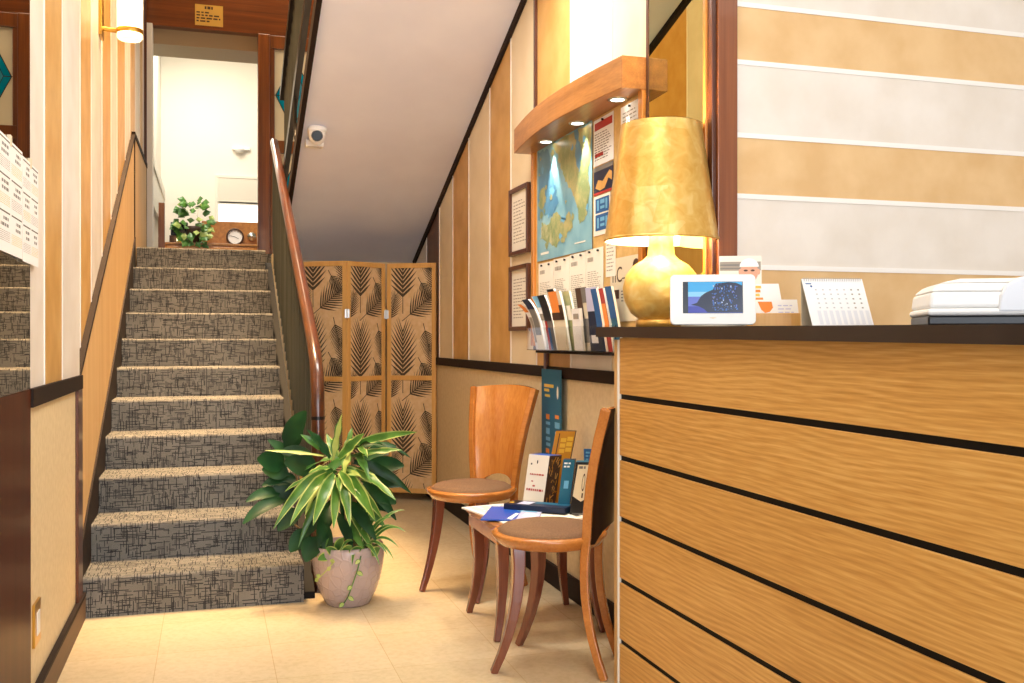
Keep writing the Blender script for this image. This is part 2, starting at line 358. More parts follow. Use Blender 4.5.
def clip_poly(poly, x0, x1, y0, y1):
    def cut(ps, ins, inter):
        out = []
        for i in range(len(ps)):
            a, b = ps[i-1], ps[i]
            if ins(b):
                if not ins(a): out.append(inter(a, b))
                out.append(b)
            elif ins(a): out.append(inter(a, b))
        return out
    def lx(c): return lambda a, b: (c, a[1] + (b[1]-a[1])*(c-a[0])/(b[0]-a[0]))
    def ly(c): return lambda a, b: (a[0] + (b[0]-a[0])*(c-a[1])/(b[1]-a[1]), c)
    for ins, it in ((lambda p: p[0] >= x0, lx(x0)), (lambda p: p[0] <= x1, lx(x1)), (lambda p: p[1] >= y0, ly(y0)), (lambda p: p[1] <= y1, ly(y1))):
        if len(poly) < 3: return []
        poly = cut(poly, ins, it)
    return poly
class Face2D:
    """a flat printed face: origin o, unit axes u (across) and v (up); marks lie a hair above it along n"""
    def __init__(s, mb, o, u, v, n=None, eps=.0006):
        s.mb = mb; s.o = V(o); s.u = V(u).normalized(); s.v = V(v).normalized(); s.n = V(n).normalized() if n else s.u.cross(s.v); s.eps = eps
    def p(s, a, b, k=1): return s.o + s.u*a + s.v*b + s.n*s.eps*k
    def poly(s, pts, slot, k=1): s.mb.add([s.p(a, b, k) for a, b in pts], [tuple(range(len(pts)))], slot)
    def rect(s, a0, a1, b0, b1, slot, k=1): s.poly([(a0,b0),(a1,b0),(a1,b1),(a0,b1)], slot, k)
    def disc(s, a, b, ra, rb, slot, k=1, n=18): s.poly([(a+ra*math.cos(2*math.pi*i/n), b+rb*math.sin(2*math.pi*i/n)) for i in range(n)], slot, k)
    def lines(s, a0, a1, b0, b1, rows, slot, fill=.45, k=1, word=.02, ragged=.3, rnd=None):
        rnd = rnd or random; h = (b1-b0)/rows
        for i in range(rows):
            y = b1 - (i+.75)*h; x = a0; end = a1 - rnd.random()*ragged*(a1-a0)
            while x < end - word*.3:
                ln = word*rnd.uniform(.6, 1.6); s.rect(x, min(x+ln, end), y, y+h*fill, slot, k); x += ln + word*.35
def text_into(face, txt, a, b, size, slot, k=1, align='LEFT'):
    c = bpy.data.curves.new('lettering', 'FONT'); c.body = txt; c.size = size; c.align_x = align
    o = bpy.data.objects.new('lettering', c); COL.objects.link(o)
    bpy.context.view_layer.update()
    me = o.evaluated_get(bpy.context.evaluated_depsgraph_get()).to_mesh()
    face.mb.add([face.p(a+q.co.x, b+q.co.y, k) for q in me.vertices], [tuple(p.vertices) for p in me.polygons], slot)
    o.to_mesh_clear(); bpy.data.objects.remove(o); bpy.data.curves.remove(c)

# ================================================================== THE SETTING
XL, XR = -.51, 1.5416          # hall side walls
YT = 2.86                      # striped wall behind the desk
def striped_wall_x(mb, x, nx, bounds, z0, z1, thick=.06, zfun=None, bead=.010):
    """wall in a plane x = const with upright stripes; bounds: [(ya, yb, slot)]; nx = +1/-1 side that faces the hall"""
    for ya, yb, slot in bounds:
        mb.box(min(x, x-nx*thick), max(x, x-nx*thick), ya, yb, z0, z1, slot)
    for i, (ya, yb, slot) in enumerate(bounds[1:]):
        mb.box(min(x, x+nx*.003), max(x, x+nx*.003), ya-bead/2, ya+bead/2, z0, z1, 2)
W, T, BE, BR = 0, 1, 2, 3
WALLM = ['white_paint', 'tan_paint', 'bead', 'shaded_brown_strip', 'linen', 'upper_white', 'tan_pale', 'cream_paint']

# floor
mb = MB(); mb.box(-.57, 4.2, -2.6, 7.9, -.1, 0); struct('floor', mb, 'floor')
# left wall, near part
mb = MB()
mb.box(XL-.06, XL, -2.6, 3.2, 0, 2.95, 0)
striped_wall_x(mb, XL, 1, [(3.2,3.483,W),(3.483,3.887,T),(3.887,4.386,W)], .95, 2.95)
mb.box(XL-.06, XL, 3.2, 4.386, 0, .95, 4)
struct('wall_left', mb, WALLM)
# left wall beside the stairs, set back a little
XS = -.535
mb = MB()
sb = [(4.386,4.62,W),(4.62,5.03,T),(5.03,5.52,W),(5.52,6.0,T),(6.0,6.385,W),(6.385,6.97,T),(6.97,7.39,W),(7.39,7.87,T),(7.87,8.35,W),(8.35,8.75,T),(8.75,9.0,W)]
striped_wall_x(mb, XS, 1, sb, 0, 5.3)
mb.box(XS-.06, XL, 4.386, 4.46, 2.95, 5.3, 0)
struct('wall_left.001', mb, WALLM)
# wainscot panel that climbs with the stairs
SL = .5205
def nose(y): return .165 + SL*(y-4.43)
mb = MB()
def wtop(y): return .98 + .515*(y-4.4)
mb.prism([(XS,4.386,0),(XS,7.5,nose(7.5)-.2),(XS,9.0,1.7),(XS,9.0,2.62),(XS,7.52,wtop(7.52)),(XS,4.386,wtop(4.386))], (.02,0,0))
struct('wainscot_panel', mb, 'veneer_pale')
mb = MB()
mb.prism([(XS,4.386,wtop(4.386)),(XS,7.52,wtop(7.52)),(XS,7.52,wtop(7.52)+.024),(XS,4.386,wtop(4.386)+.024)], (.026,0,0))
mb.box(XS, XS+.026, 7.50, 7.53, 1.8, wtop(7.5)+.03)
mb.prism([(XS,7.53,wtop(7.5)+.02),(XS,9.0,2.60),(XS,9.0,2.64),(XS,7.53,wtop(7.5)+.05)], (.026,0,0))
struct('trim_1', mb, 'dark_trim')
# chair rail, corner post and baseboard of the near left wall
mb = MB(); mb.box(XL, XL+.014, 3.2, 4.386, .95, 1.006); struct('trim_2', mb, 'dark_trim', bevel=.002)
mb = MB(); mb.box(XL, XL+.012, 4.25, 4.386, .0, .95); struct('trim_3', mb, 'dark_trim_z', bevel=.002)
mb = MB(); mb.box(XL, XL+.018, 3.2, 4.43, 0, .108); mb.box(XL, XL+.020, 3.2, 4.43, .094, .110, 1); struct('baseboard_left', mb, ['base_brown', 'dark_trim'], bevel=.002)
# right wall
mb = MB()
rb = [(2.86,3.319,W),(3.319,3.70,7),(3.70,4.17,W),(4.17,4.653,T),(4.653,5.095,7),(5.095,5.513,T),(5.513,6.0,7),(6.0,6.425,T),(6.425,6.83,7),(6.83,7.26,BR),(7.26,7.9,W)]
striped_wall_x(mb, XR, -1, rb, .99, 5.3)
mb.box(XR, XR+.06, 2.86, 7.9, 0, .99, 4)
struct('wall_right', mb, WALLM)
mb = MB(); mb.box(XR-.014, XR, 3.1, 6.95, .972, 1.024); struct('trim_4', mb, 'dark_trim', bevel=.002)
mb = MB(); mb.box(XR-.016, XR, 3.1, 7.8, 0, .10); struct('baseboard_right', mb, 'dark_trim', bevel=.002)
mb = MB(); mb.box(XR-.012, XR, 4.645, 4.672, 1.10, 4.2); struct('trim_5', mb, 'dark_trim_z')
# smoked mirror strip between the notice board and the desk
mb = MB(); mb.hexa([(XR-.0065,2.906,1.12),(XR-.001,2.906,1.12),(XR-.001,3.30,1.12),(XR-.0225,3.30,1.12),(XR-.0065,2.906,2.95),(XR-.001,2.906,2.95),(XR-.001,3.30,2.95),(XR-.0225,3.30,2.95)]); mb.box(XR-.025, XR, 3.300, 3.318, 1.12, 4.2, 1)
o = mb.build('wall_mirror', ['mirror_olive', 'dark_trim_z']); tag(o, 'tall smoked bronze mirror on the wall behind the gold table lamp', 'mirror')
# door post at the corner of the desk recess
mb = MB(); mb.box(XR+.010, 1.622, 2.845, 2.90, 0, 2.95); mb.box(XR-.006, XR+.010, 2.855, 2.890, 0, 2.95, 1); mb.box(XR-.014, XR-.002, 2.886, 2.904, 1.1, 2.95, 2)
struct('trim_6', mb, ['post_red', 'dark_trim_z', 'honey'], bevel=.003)
# striped wall behind the desk (lying stripes)
mb = MB(); zb = [0, 1.385, 1.614, 1.811, 2.047, 2.234, 2.47, 2.70, 2.95]
for i in range(8):
    mb.box(1.54, 4.2, YT, YT+.06, zb[i], zb[i+1], 6 if i % 2 == 0 else W)
for z in zb[1:-1]: mb.box(1.60, 4.2, YT-.003, YT, z-.016 if zb.index(z) % 2 == 1 and False else z-.008, z+.008, 2)
struct('wall_back', mb, WALLM)
mb = MB(); mb.box(4.14, 4.2, -2.6, YT, 0, 2.95); struct('wall_right.001', mb, ['white_paint'])
# hall ceiling, stairwell shaft
mb = MB(); mb.box(-.57, 4.2, -2.6, 4.42, 2.95, 3.05); struct('ceiling', mb, 'ceiling')
mb = MB(); mb.box(-.6, 1.6, 4.40, 4.46, 3.05, 5.3); struct('wall_front', mb, 'ceiling')
mb = MB(); mb.box(-.6, 1.6, 4.40, 9.1, 5.3, 5.36); struct('ceiling.001', mb, 'ceiling')
# sloping soffit under the upper flight and the space beneath the landing
def sof(y): return 2.888 - .39453*(y-4.848)
mb = MB()
mb.prism([(.53,4.30,sof(4.30)),(.53,7.74,sof(7.74)),(.53,7.74,sof(7.74)+.05),(.53,4.30,sof(4.30)+.05)], (XR-.53,0,0))
struct('ceiling.002', mb, 'plaster')
mb = MB(); mb.box(.45, XR, 7.72, 7.9, 0, 1.8); struct('wall_back.001', mb, 'linen')
mb = MB(); mb.prism([(XR-.014,4.30,sof(4.30)-.03),(XR-.014,7.70,sof(7.70)-.03),(XR-.022,7.70,sof(7.70)),(XR-.022,4.30,sof(4.30))], (.022,0,0)); struct('trim_7', mb, 'dark_trim')
mb = MB(); mb.box(-.6, 4.3, 7.93, 13.7, 1.62, 1.815); struct('floor.001', mb, 'carpet')

# lintel with door frame at the head of the stairs
YD = 9.0
mb = MB(); mb.box(-.6, 1.6, YD, YD+.10, 3.835, 4.55); struct('trim_8', mb, 'mahogany')
mb = MB(); mb.box(-.6, 1.6, YD+.0, YD+.1, 4.55, 5.36); struct('wall_back.002', mb, 'upper_white')
mb = MB(); mb.box(-.53, .42, YD+.101, YD+.50, 3.705, 3.845); struct('trim_9', mb, pm('taupe_shutter_box', srgb(176, 156, 122), .5))
mb = MB(); mb.box(XS, -.468, YD-.05, YD+.12, 1.815, 3.835); mb.box(XS, XS+.022, YD-.07, YD-.05, 1.815, 4.4, 1); struct('trim_10', mb, ['jamb_white', 'dark_trim_z'], bevel=.004)
# stained glass side light beside the opening
d = bpy.data.objects.new('door_1', None); COL.objects.link(d); d.location = (.7, YD, 1.815); d['kind'] = 'structure'
mb = MB(); mb.box(.40, .505, YD-.02, YD+.10, 1.815, 3.835); mb.box(.94, 1.06, YD-.01, YD+.09, 1.815, 3.835)
mb.box(.505, .94, YD, YD+.08, 3.72, 3.835); mb.box(.505, .94, YD, YD+.08, 2.80, 2.91); mb.box(.505, .94, YD, YD+.08, 1.815, 1.95)
mb.box(.505, .545, YD+.01, YD+.07, 1.95, 3.72); mb.box(.90, .94, YD+.01, YD+.07, 1.95, 3.72)
mb.build('door_frame', ['mahogany_z'], d, bevel=.006)
for zc, hh in ((3.315, .405), (2.375, .425)):
    mb = MB(); F = Face2D(mb, (.545, YD+.035, zc-hh), (1,0,0), (0,0,1), (0,-1,0), .002)
    wd = .355; H2 = hh*2; cx = wd/2
    mb.box(.545, .90, YD+.037, YD+.042, zc-hh, zc+hh, 0)
    dia = [(cx, H2*.08), (wd-.01, hh), (cx, H2*.92), (.01, hh)]
    F.poly([dia[0], dia[1], dia[2], dia[3]], 2)
    F.poly([(cx, H2*.2), (wd*.80, hh), (cx, H2*.8), (wd*.2, hh)], 1, 1.5)
    F.poly([(cx, H2*.36), (wd*.62, hh), (cx, H2*.64), (wd*.38, hh)], 2, 2)
    def lead(p, q, t=.007):
        a, b = V((p[0], p[1])), V((q[0], q[1])); n = V((-(b-a).y, (b-a).x)).normalized()*t/2
        F.poly([a-n, b-n, b+n, a+n][::1], 3, 2.6)
    for i in range(4): lead(dia[i], dia[(i+1) % 4])
    ins = [(cx, H2*.2), (wd*.80, hh), (cx, H2*.8), (wd*.2, hh)]
    for i in range(4): lead(ins[i], ins[(i+1) % 4], .005)
    lead((cx, 0), (cx, H2*.2)); lead((cx, H2*.8), (cx, H2)); lead((0, hh), (wd*.2, hh)); lead((wd*.8, hh), (wd, hh))
    mb.build('stained_glass_pane', ['cream_glass', 'aqua_glass', 'teal_glass', 'black_metal'], d)
mb = MB(); mb.box(1.06, 1.6, YD, YD+.1, 1.815, 3.835); struct('wall_back.003', mb, 'mahogany_z')

# bright room beyond the opening
YF = 13.4
mb = MB(); mb.box(-.66, 4.3, YF, YF+.1, 1.8, 5.2); struct('wall_back.004', mb, 'upper_white')
mb = MB(); mb.box(-.70, -.60, YD+.1, YF, 1.8, 5.2); struct('wall_left.002', mb, 'upper_white')
mb = MB(); mb.box(4.2, 4.3, YD+.1, YF, 1.8, 5.2); struct('wall_right.002', mb, 'upper_white')
mb = MB(); mb.box(-.7, 4.3, YD+.1, YF+.1, 5.2, 5.3); struct('ceiling.003', mb, 'upper_white')
mb = MB(); mb.box(-.6, -.55, YD+.15, YF, 2.93, 3.05); mb.box(-.6, -.565, YD+.15, YF, 2.55, 2.93, 0); struct('trim_11', mb, 'jamb_white', bevel=.006)
wn = bpy.data.objects.new('window_1', None); COL.objects.link(wn); wn.location = (.6, YF, 2.7); wn['kind'] = 'structure'
mb = MB()
for a in ((.06,.10,2.66,3.24),(.92,.96,2.66,3.24),(.06,.96,2.62,2.66),(.06,.96,3.24,3.28),(.10,.92,2.90,2.94)): mb.box(a[0], a[1], YF-.04, YF, a[2], a[3])
mb.build('window_frame', ['jamb_white'], wn, bevel=.004)
mb = MB(); mb.box(.10, .92, YF-.012, YF-.002, 2.66, 2.90); mb.build('window_pane', [pm('daylit_pane', (.9,.95,1,1), .3, emit=(.93,.97,1,1), es=1.6)], wn)
mb = MB(); mb.box(.09, .93, YF-.032, YF-.026, 2.93, 3.25); mb.box(.09, .93, YF-.04, YF-.02, 2.915, 2.935); mb.build('roller_blind', [pm('blind_cloth', srgb(226, 220, 206), .8)], wn)

# ================================================================== STAIRS
st = thing('staircase', 'flight of eleven steps in grey dash-patterned carpet up to the open doorway', 'stairs', (-.05, 4.43, 0))
XA, XB = XL+.005, .392
for i in range(11):
    y0 = 4.43 + .317*i; z1 = .165*(i+1); y1 = y0+.34 if i < 10 else 7.93
    mb = MB(); z0 = 0 if i == 0 else z1-.165-.02
    r = .014; prof = [(y0, z0), (y0, z1-r)] + [(y0 + r - r*math.cos(a), z1 - r + r*math.sin(a)) for a in [math.pi/8*k for k in range(1, 5)]] + [(y1, z1), (y1, z0)]
    mb.prism([(XA, a, b) for a, b in prof], (XB-XA, 0, 0), 0)
    mb.build('step', ['carpet'], st)
mb = MB()
mb.prism([(XS+.015,4.386,.0),(XS+.015,4.386,nose(4.386)+.13),(XS+.015,7.53,nose(7.53)+.10),(XS+.015,7.53,1.6)], (.0135,0,0)); mb.build('stringer', ['dark_trim'], st)
mb = MB()
mb.prism([(.394,4.48,0),(.394,4.48,nose(4.48)-.16),(.394,7.75,nose(7.75)-.16),(.394,7.75,nose(7.75)-.35),(.394,5.1,0)], (.05,0,0)); mb.build('stringer', ['groove'], st)

# ---- railing of the lower flight
XH = .47
rl = thing('stair_railing', 'glossy brown stair handrail on tall close grey slats along the carpeted steps', 'railing', (XH, 4.62, 0))
def rz(y): return 1.16 + .505*(y-4.86)
mb = MB()
path = [(XH, 4.60, .0), (XH, 4.60, .55), (XH, 4.60, .80), (XH, 4.605, .90), (XH, 4.635, .985), (XH, 4.70, 1.06), (XH, 4.80, 1.125), (XH, 4.95, 1.205), (XH, 5.3, rz(5.3)), (XH, 6.0, rz(6.0)), (XH, 7.0, rz(7.0)), (XH, 7.85, rz(7.85)), (XH, 7.88, rz(7.85)+.005)]
mb.tube(path, [.031]*11+[.031,.02], 14, 0, up=(1,0,0))
mb.build('handrail', ['rail_wood'], rl)
mb = MB(); mb.tube([(XH,4.60,.785),(XH,4.60,.80)], .0325, 14); mb.build('collar', ['black_metal'], rl)
n = 30
for i in range(n):
    y = 4.72 + i*.107
    mb = MB(); mb.box(XH-.008, XH+.008, y-.026, y+.026, max(0.0, nose(y)-.19), rz(y)-.02 if y > 4.8 else rz(y)-.05); mb.box(XH-.013, XH+.013, y-.008, y+.008, max(0.0, nose(y)-.19), rz(y)-.03)
    mb.build('baluster', ['baluster'], rl)
# ---- railing and stringer of the upper flight
ur = thing('stair_railing', 'black metal railing on the flight that climbs back over the folding screen', 'railing', (.52, 7.4, 1.815))
def up(y, k): return sof(y) + k
mb = MB(); mb.prism([(.50,4.30,sof(4.30)-.03),(.50,7.74,sof(7.74)-.03),(.50,7.74,sof(7.74)+.06),(.50,4.30,sof(4.30)+.06)], (.028,0,0)); mb.build('stringer', ['dark_trim'], ur)
mb = MB(); mb.prism([(.485,4.6,up(4.6,1.02)),(.485,7.42,up(7.42,1.02)),(.485,7.42,up(7.42,1.09)),(.485,4.6,up(4.6,1.09))], (.05,0,0)); mb.build('handrail', ['black_metal'], ur)
mb = MB(); mb.prism([(.505,4.6,up(4.6,.44)),(.505,7.5,up(7.5,.44)),(.505,7.5,up(7.5,.52)),(.505,4.6,up(4.6,.52))], (.035,0,0)); mb.build('bottom_rail', ['black_metal'], ur)
mb = MB(); mb.tube([(.52,6.48,up(6.48,.48)),(.52,6.5,up(6.48,.30)),(.52,6.44,up(6.48,.18)),(.525,6.34,up(6.48,.14)),(.53,6.22,up(6.48,.20)),(.53,6.18,up(6.48,.30))], .012, 8); mb.build('scroll', ['black_metal'], ur)
for i in range(22):
    y = 5.0 + i*.108; lo = .5
    mb = MB(); mb.box(.510, .524, y-.024, y+.024, up(y, lo), up(y, 1.04)); mb.box(.506, .528, y-.007, y+.007, up(y, lo), up(y, 1.03)); mb.build('baluster', ['baluster'], ur)
# ---- near left: mirror, glossy panel, wall socket, calendar sheets
mb = MB(); mb.box(XL, XL+.005, -.4, 3.196, 1.006, 2.60); o = mb.build('wall_mirror', ['mirror']); tag(o, 'large plain mirror above the glossy brown panel, reflecting the stairs', 'mirror')
mb = MB(); mb.box(XL, XL+.006, -.4, 3.196, 0, 1.004); o = mb.build('wall_panel', ['walnut_gloss']); tag(o, 'glossy dark brown wood panel on the wall below the plain mirror', 'panel')
so = thing('wall_socket', 'small square metal socket plate low on the cream wall by the baseboard', 'socket', (XL, 3.31, .29))
mb = MB(); mb.box(XL, XL+.008, 3.255, 3.365, .225, .355); mb.build('plate', ['brass'], so, bevel=.002)
mb = MB(); mb.box(XL+.008, XL+.011, 3.285, 3.335, .255, .325); mb.build('socket_insert', ['white_plastic'], so, bevel=.001)
def planner(name, label, y0, w, z0, h, skew, lift):
    t = thing(name, label, 'calendar', (XL+.006, y0, z0), 0, None)
    mb = MB(); u = V((-lift, -1, skew)).normalized(); F = Face2D(mb, (XL+.012, y0+w, z0), V((lift,-1,0)), V((0,0,1)), V((1,0,0)), .0008)
    mb.obox((XL+.012, y0+w, z0), V((lift,-1,0)).normalized(), V((0,0,1)), V((1,0,0)), w, h, .0006, 0)
    c = 2; rr = random.Random(5)
    for r in range(3):
        for k in range(c):
            a0 = w*(k+.06)/c; a1 = w*(k+.94)/c; b1 = h*(1-(r+.05)/3.2); b0 = h*(1-(r+.95)/3.2)
            F.rect(a0, a1, b1-.006, b1-.002, 1)
            F.lines(a0, a1, b0+.004, b1-.05, 6, 2 if (r+k) % 2 else 3, .3, 1, .012, 0, rr)
            F.lines(a0+.02, a1-.02, b1-.045, b1-.012, 2, 4, .5, 1, .02, .5, rr)
    mb.build('sheet', ['paper_white', 'ink', 'ink_pale', 'yellow_ink', 'grey_print'], t)
    mb = MB(); mb.box(XL+.006, XL+.014, y0+w*.5-.012, y0+w*.5+.012, z0+h-.014, z0+h+.014); mb.build('tape', ['paper_cream'], t)
planner('year_planner', 'white yearly planner sheet taped to the mirror, nearest the striped wall', 3.03, .262, 1.368, .292, -.1, .0)
planner('year_planner', 'white yearly planner sheet taped to the mirror, farther from the striped wall', 2.69, .335, 1.372, .296, -.1, .0)
# ---- sconce on the stair wall
sc = thing('wall_sconce', 'lit glass cylinder wall lamp on a brass arm above the stairs', 'lamp', (XS, 5.42, 2.7))
SX, SY, SZ = -.392, 5.42, 2.680
mb = MB(); mb.box(XS, XS+.015, SY-.06, SY+.06, SZ-.0, SZ+.20); mb.tube([(XS+.01,SY,SZ+.045),(SX-.05,SY,SZ+.040)], .012, 10); mb.build('bracket', ['brass'], sc, bevel=.003)
mb = MB(); mb.lathe([(.0635,.028),(.0655,.030),(.0655,.05),(.0635,.052)], (SX,SY,SZ), 28); mb.build('ring', ['brass'], sc)
mb = MB(); mb.lathe([(.054,0),(.062,.01),(.062,.235),(.057,.235),(.057,.014),(.0,.014)], (SX,SY,SZ), 28); mb.build('glass_shade', [pm('sconce_glass', (1,.95,.85,1), .4, trans=.6, ior=1.2, emit=(1,.80,.48,1), es=.8)], sc)
mb = MB(); mb.lathe([(.0,.04),(.02,.05),(.03,.10),(.026,.15),(.0,.17)], (SX,SY,SZ), 18); mb.build('bulb', ['bulb'], sc)
l = bpy.data.lights.new('sconce_light', 'POINT'); l.energy = 3.5; l.color = (1, .80, .50); l.shadow_soft_size = .06
lo = bpy.data.objects.new('sconce_light', l); COL.objects.link(lo); lo.location = (SX+.01, SY, SZ+.30)
# ---- plaque on the lintel
pl = MB(); F = Face2D(pl, (-.125, YD-.006, 3.865), (1,0,0), (0,0,1), (0,-1,0), .001)
pl.box(-.125, .107, YD-.006, YD-.0005, 3.865, 4.045, 0)
F.lines(.08, .15, .135, .165, 1, 1, .8, 1, .02, 0)
for i, ww in enumerate((.12, .20, .20, .12)): F.lines(.012, .012+ww, .10-.025*i, .125-.025*i, 1, 1, .5, 1, .03, .1)
tag(pl.build('plaque', [pm('plaque_brass', srgb(222, 176, 84), .35, .2), 'brown_print']), 'small engraved brass plaque on the wooden lintel over the doorway', 'plaque')
# ---- security camera
p0 = at(314, 138, 6.05); sc_c = V((.612, 6.03, sof(6.03)))
cm = thing('security_camera', 'white dome security camera fixed to the sloping ceiling beside the railing', 'camera', sc_c)
mb = MB(); mb.lathe([(.05,.0),(.058,-.01),(.058,-.03),(.05,-.035)], sc_c, 24, cap0=True); mb.build('mount', ['white_plastic'], cm)
mb = MB(); mb.lathe([(.050,-.03),(.052,-.05),(.045,-.075),(.028,-.095),(.0,-.102)], sc_c, 24); mb.build('dome', ['white_plastic'], cm)
dv = (V((0,0,EYE)) - sc_c + V((0,0,-.1))).normalized(); c0 = sc_c + V((0,0,-.05))
mb = MB(); mb.tube([c0+dv*.030, c0+dv*.058], [.036,.029], 20); mb.build('lens', ['black'], cm)
mb = MB(); mb.box(.555, .66, 6.12, 6.20, sof(6.20)-.03, sof(6.20)+.01); mb.build('junction_box', ['white_plastic'], cm)

# ================================================================== RECEPTION COUNTER
def ctop(y): return 1.166 + .0095*(y-1.3)+.0092   # upper face of the dark top
ct = thing('reception_counter', 'long oak reception counter with black grooves and a thick dark top', 'counter', (1.4, 2.0, 0))
Y0, Y1 = .35, 3.03
zs = [.9625-.2014*k for k in range(5)]
edges = [1.155] + zs + [-.02]
for k in range(6):
    hi = edges[k] - (.0 if k == 0 else .0085); lo = max(edges[k+1] + .0085, 0.0)
    mb = MB(); mb.box(1.29, 1.31, Y0, Y1, lo, hi); mb.build('board', ['oak'], ct, bevel=.0015)
mb = MB(); mb.box(1.297, 1.52, Y0, Y1, 0, 1.135); mb.box(1.52, 1.85, Y0, 2.74, 0, 1.135); mb.build('body', ['groove'], ct)
mb = MB(); mb.box(1.286, 1.52, Y1, Y1+.012, 0, 1.15, 1); mb.box(1.292, 1.52, Y1+.012, Y1+.05, 0, 1.15, 0); mb.build('end_panel', ['oak_edge', 'jamb_white'], ct, bevel=.002)
mb = MB()
TK = .034
def slab(x0, x1, y0, y1):
    mb.hexa([(x0,y0,ctop(y0)-TK),(x1,y0,ctop(y0)-TK),(x1,y1,ctop(y1)-TK),(x0,y1,ctop(y1)-TK),(x0,y0,ctop(y0)),(x1,y0,ctop(y0)),(x1,y1,ctop(y1)),(x0,y1,ctop(y1))])
slab(1.258, 1.528, 2.74, 3.16); slab(1.258, 1.90, Y0-.03, 2.74)
mb.build('countertop', ['counter_top'], ct)

# ---- gold lamp
LX, LY = 1.400, 2.945; lz = ctop(LY)
lp = thing('table_lamp', 'lit table lamp with a gold leaf drum shade on a round gold base', 'lamp', (LX, LY, lz))
mb = MB(); mb.lathe([(.0,0),(.082,0),(.082,.022),(.074,.026)], (LX,LY,lz), 40); mb.build('foot', ['goldleaf'], lp)
mb = MB(); mb.lathe([(.07,.024),(.098,.045),(.119,.085),(.125,.125),(.115,.168),(.088,.200),(.058,.218),(.044,.232),(.041,.262),(.041,.30),(.0,.302)], (LX,LY,lz), 48); mb.build('base', ['goldleaf_pale'], lp)
mb = MB(); so_ = .278
mb.lathe([(.185,so_),(.130,so_+.375)], (LX,LY,lz), 64, 0); mb.lathe([(.182,so_),(.127,so_+.375)], (LX,LY,lz), 64, 1)
mb.lathe([(.182,so_),(.1855,so_-.001),(.1865,so_+.008),(.185,so_+.008)], (LX,LY,lz), 64, 0); mb.lathe([(.127,so_+.375),(.1305,so_+.376)], (LX,LY,lz), 64, 0)
mb.build('lamp_shade', ['goldleaf', 'shade_in'], lp)
mb = MB(); mb.tube([(LX,LY,lz+.30),(LX,LY,lz+.36)], .014, 10); mb.build('socket', ['brass'], lp)
mb = MB(); mb.lathe([(.0,.355),(.016,.36),(.032,.39),(.036,.42),(.03,.445),(.0,.46)], (LX,LY,lz), 18); mb.build('bulb', ['bulb'], lp)
l = bpy.data.lights.new('lamp_light', 'POINT'); l.energy = 38; l.color = (1, .86, .60); l.shadow_soft_size = .05
lo = bpy.data.objects.new('lamp_light', l); COL.objects.link(lo); lo.location = (LX, LY-.0, lz+.48)

def frame_axes(deg):
    """unit axes of something on the desk turned by deg from facing straight back along -Y: across, out"""
    a = math.radians(deg); return V((math.cos(a), math.sin(a), 0)), V((math.sin(a), -math.cos(a), 0))
# ---- smart display
c = V((1.380, 2.560, 0)); c.z = ctop(c.y); u, nn = frame_axes(-24)
td = thing('smart_display', 'white smart display showing a blue coastal cliff picture', 'tablet', c)
vv = (V((0,0,1)) - nn*.12).normalized(); fn = u.cross(vv)
HW, HH = .121, .146
def rrect(w2, h, r, n=6):
    pts = []
    for (cx, cy, a0) in ((w2-r, r, -90), (w2-r, h-r, 0), (-w2+r, h-r, 90), (-w2+r, r, 180)):
        for i in range(n+1):
            a = math.radians(a0 + 90*i/n); pts.append((cx + r*math.cos(a), cy + r*math.sin(a)))
    return pts
b0 = c + V((0,0,.006)) - nn*.0
mb = MB(); mb.prism([b0 + u*a + vv*b for a, b in rrect(HW, HH, .014)], -fn*.016); mb.build('body', ['white_plastic'], td, bevel=.002)
mb = MB(); mb.prism([c + u*a + nn*b for a, b in [(.09*math.cos(t), .028*math.sin(t)-.03) for t in [2*math.pi*i/28 for i in range(28)]]], (0,0,.030)); mb.build('stand', ['paper_cream'], td, bevel=.004)
def mk_screen(name, col, es=1.0): return pm(name, (0,0,0,1), .2, emit=col, es=es)
scr = [mk_screen('screen_dark', srgb(44, 54, 66)), mk_screen('screen_sky', srgb(70, 178, 236)), mk_screen('screen_sea', srgb(104, 120, 206)), mk_screen('screen_cliff', srgb(24, 38, 66)), mk_screen('screen_blue', srgb(52, 106, 186)), mk_screen('screen_pale', srgb(190, 206, 240)), mk_screen('screen_sky_pale', srgb(150, 214, 246)), mk_screen('screen_deep', srgb(60, 70, 170))]
mb = MB(); F = Face2D(mb, b0 - u*.085 + vv*.033, u, vv, fn, .0012); SWd, SH = .170, .092
mb.obox(b0 - u*.085 + vv*.033, u, vv, fn, SWd, SH, .0006, 0)
F.rect(.015, SWd-.002, .001, SH-.001, 1); F.rect(.015, SWd-.002, .045, .062, 6, 1.3); F.rect(.015, SWd-.002, .02, .048, 2, 1.4); F.rect(.015, SWd-.002, .001, .02, 7, 1.4)
F.poly([(.022,.024),(.040,.030),(.052,.050),(.066,.060),(.085,.068),(.094,.086),(.13,.090),(.150,.088),(SWd-.002,.080),(SWd-.002,.002),(.07,.002),(.06,.012),(.044,.020)], 3, 1.8)
rr = random.Random(3)
for i in range(150):
    x = rr.uniform(.082, .155); y = rr.uniform(.006, .084); s = rr.uniform(.0012, .0042)
    F.rect(x, x+s, y, y+s*rr.uniform(.7, 1.6), rr.choice([4, 4, 4, 5, 2, 3]), 2.2+rr.random()*.3)
mb.build('screen', scr, td)
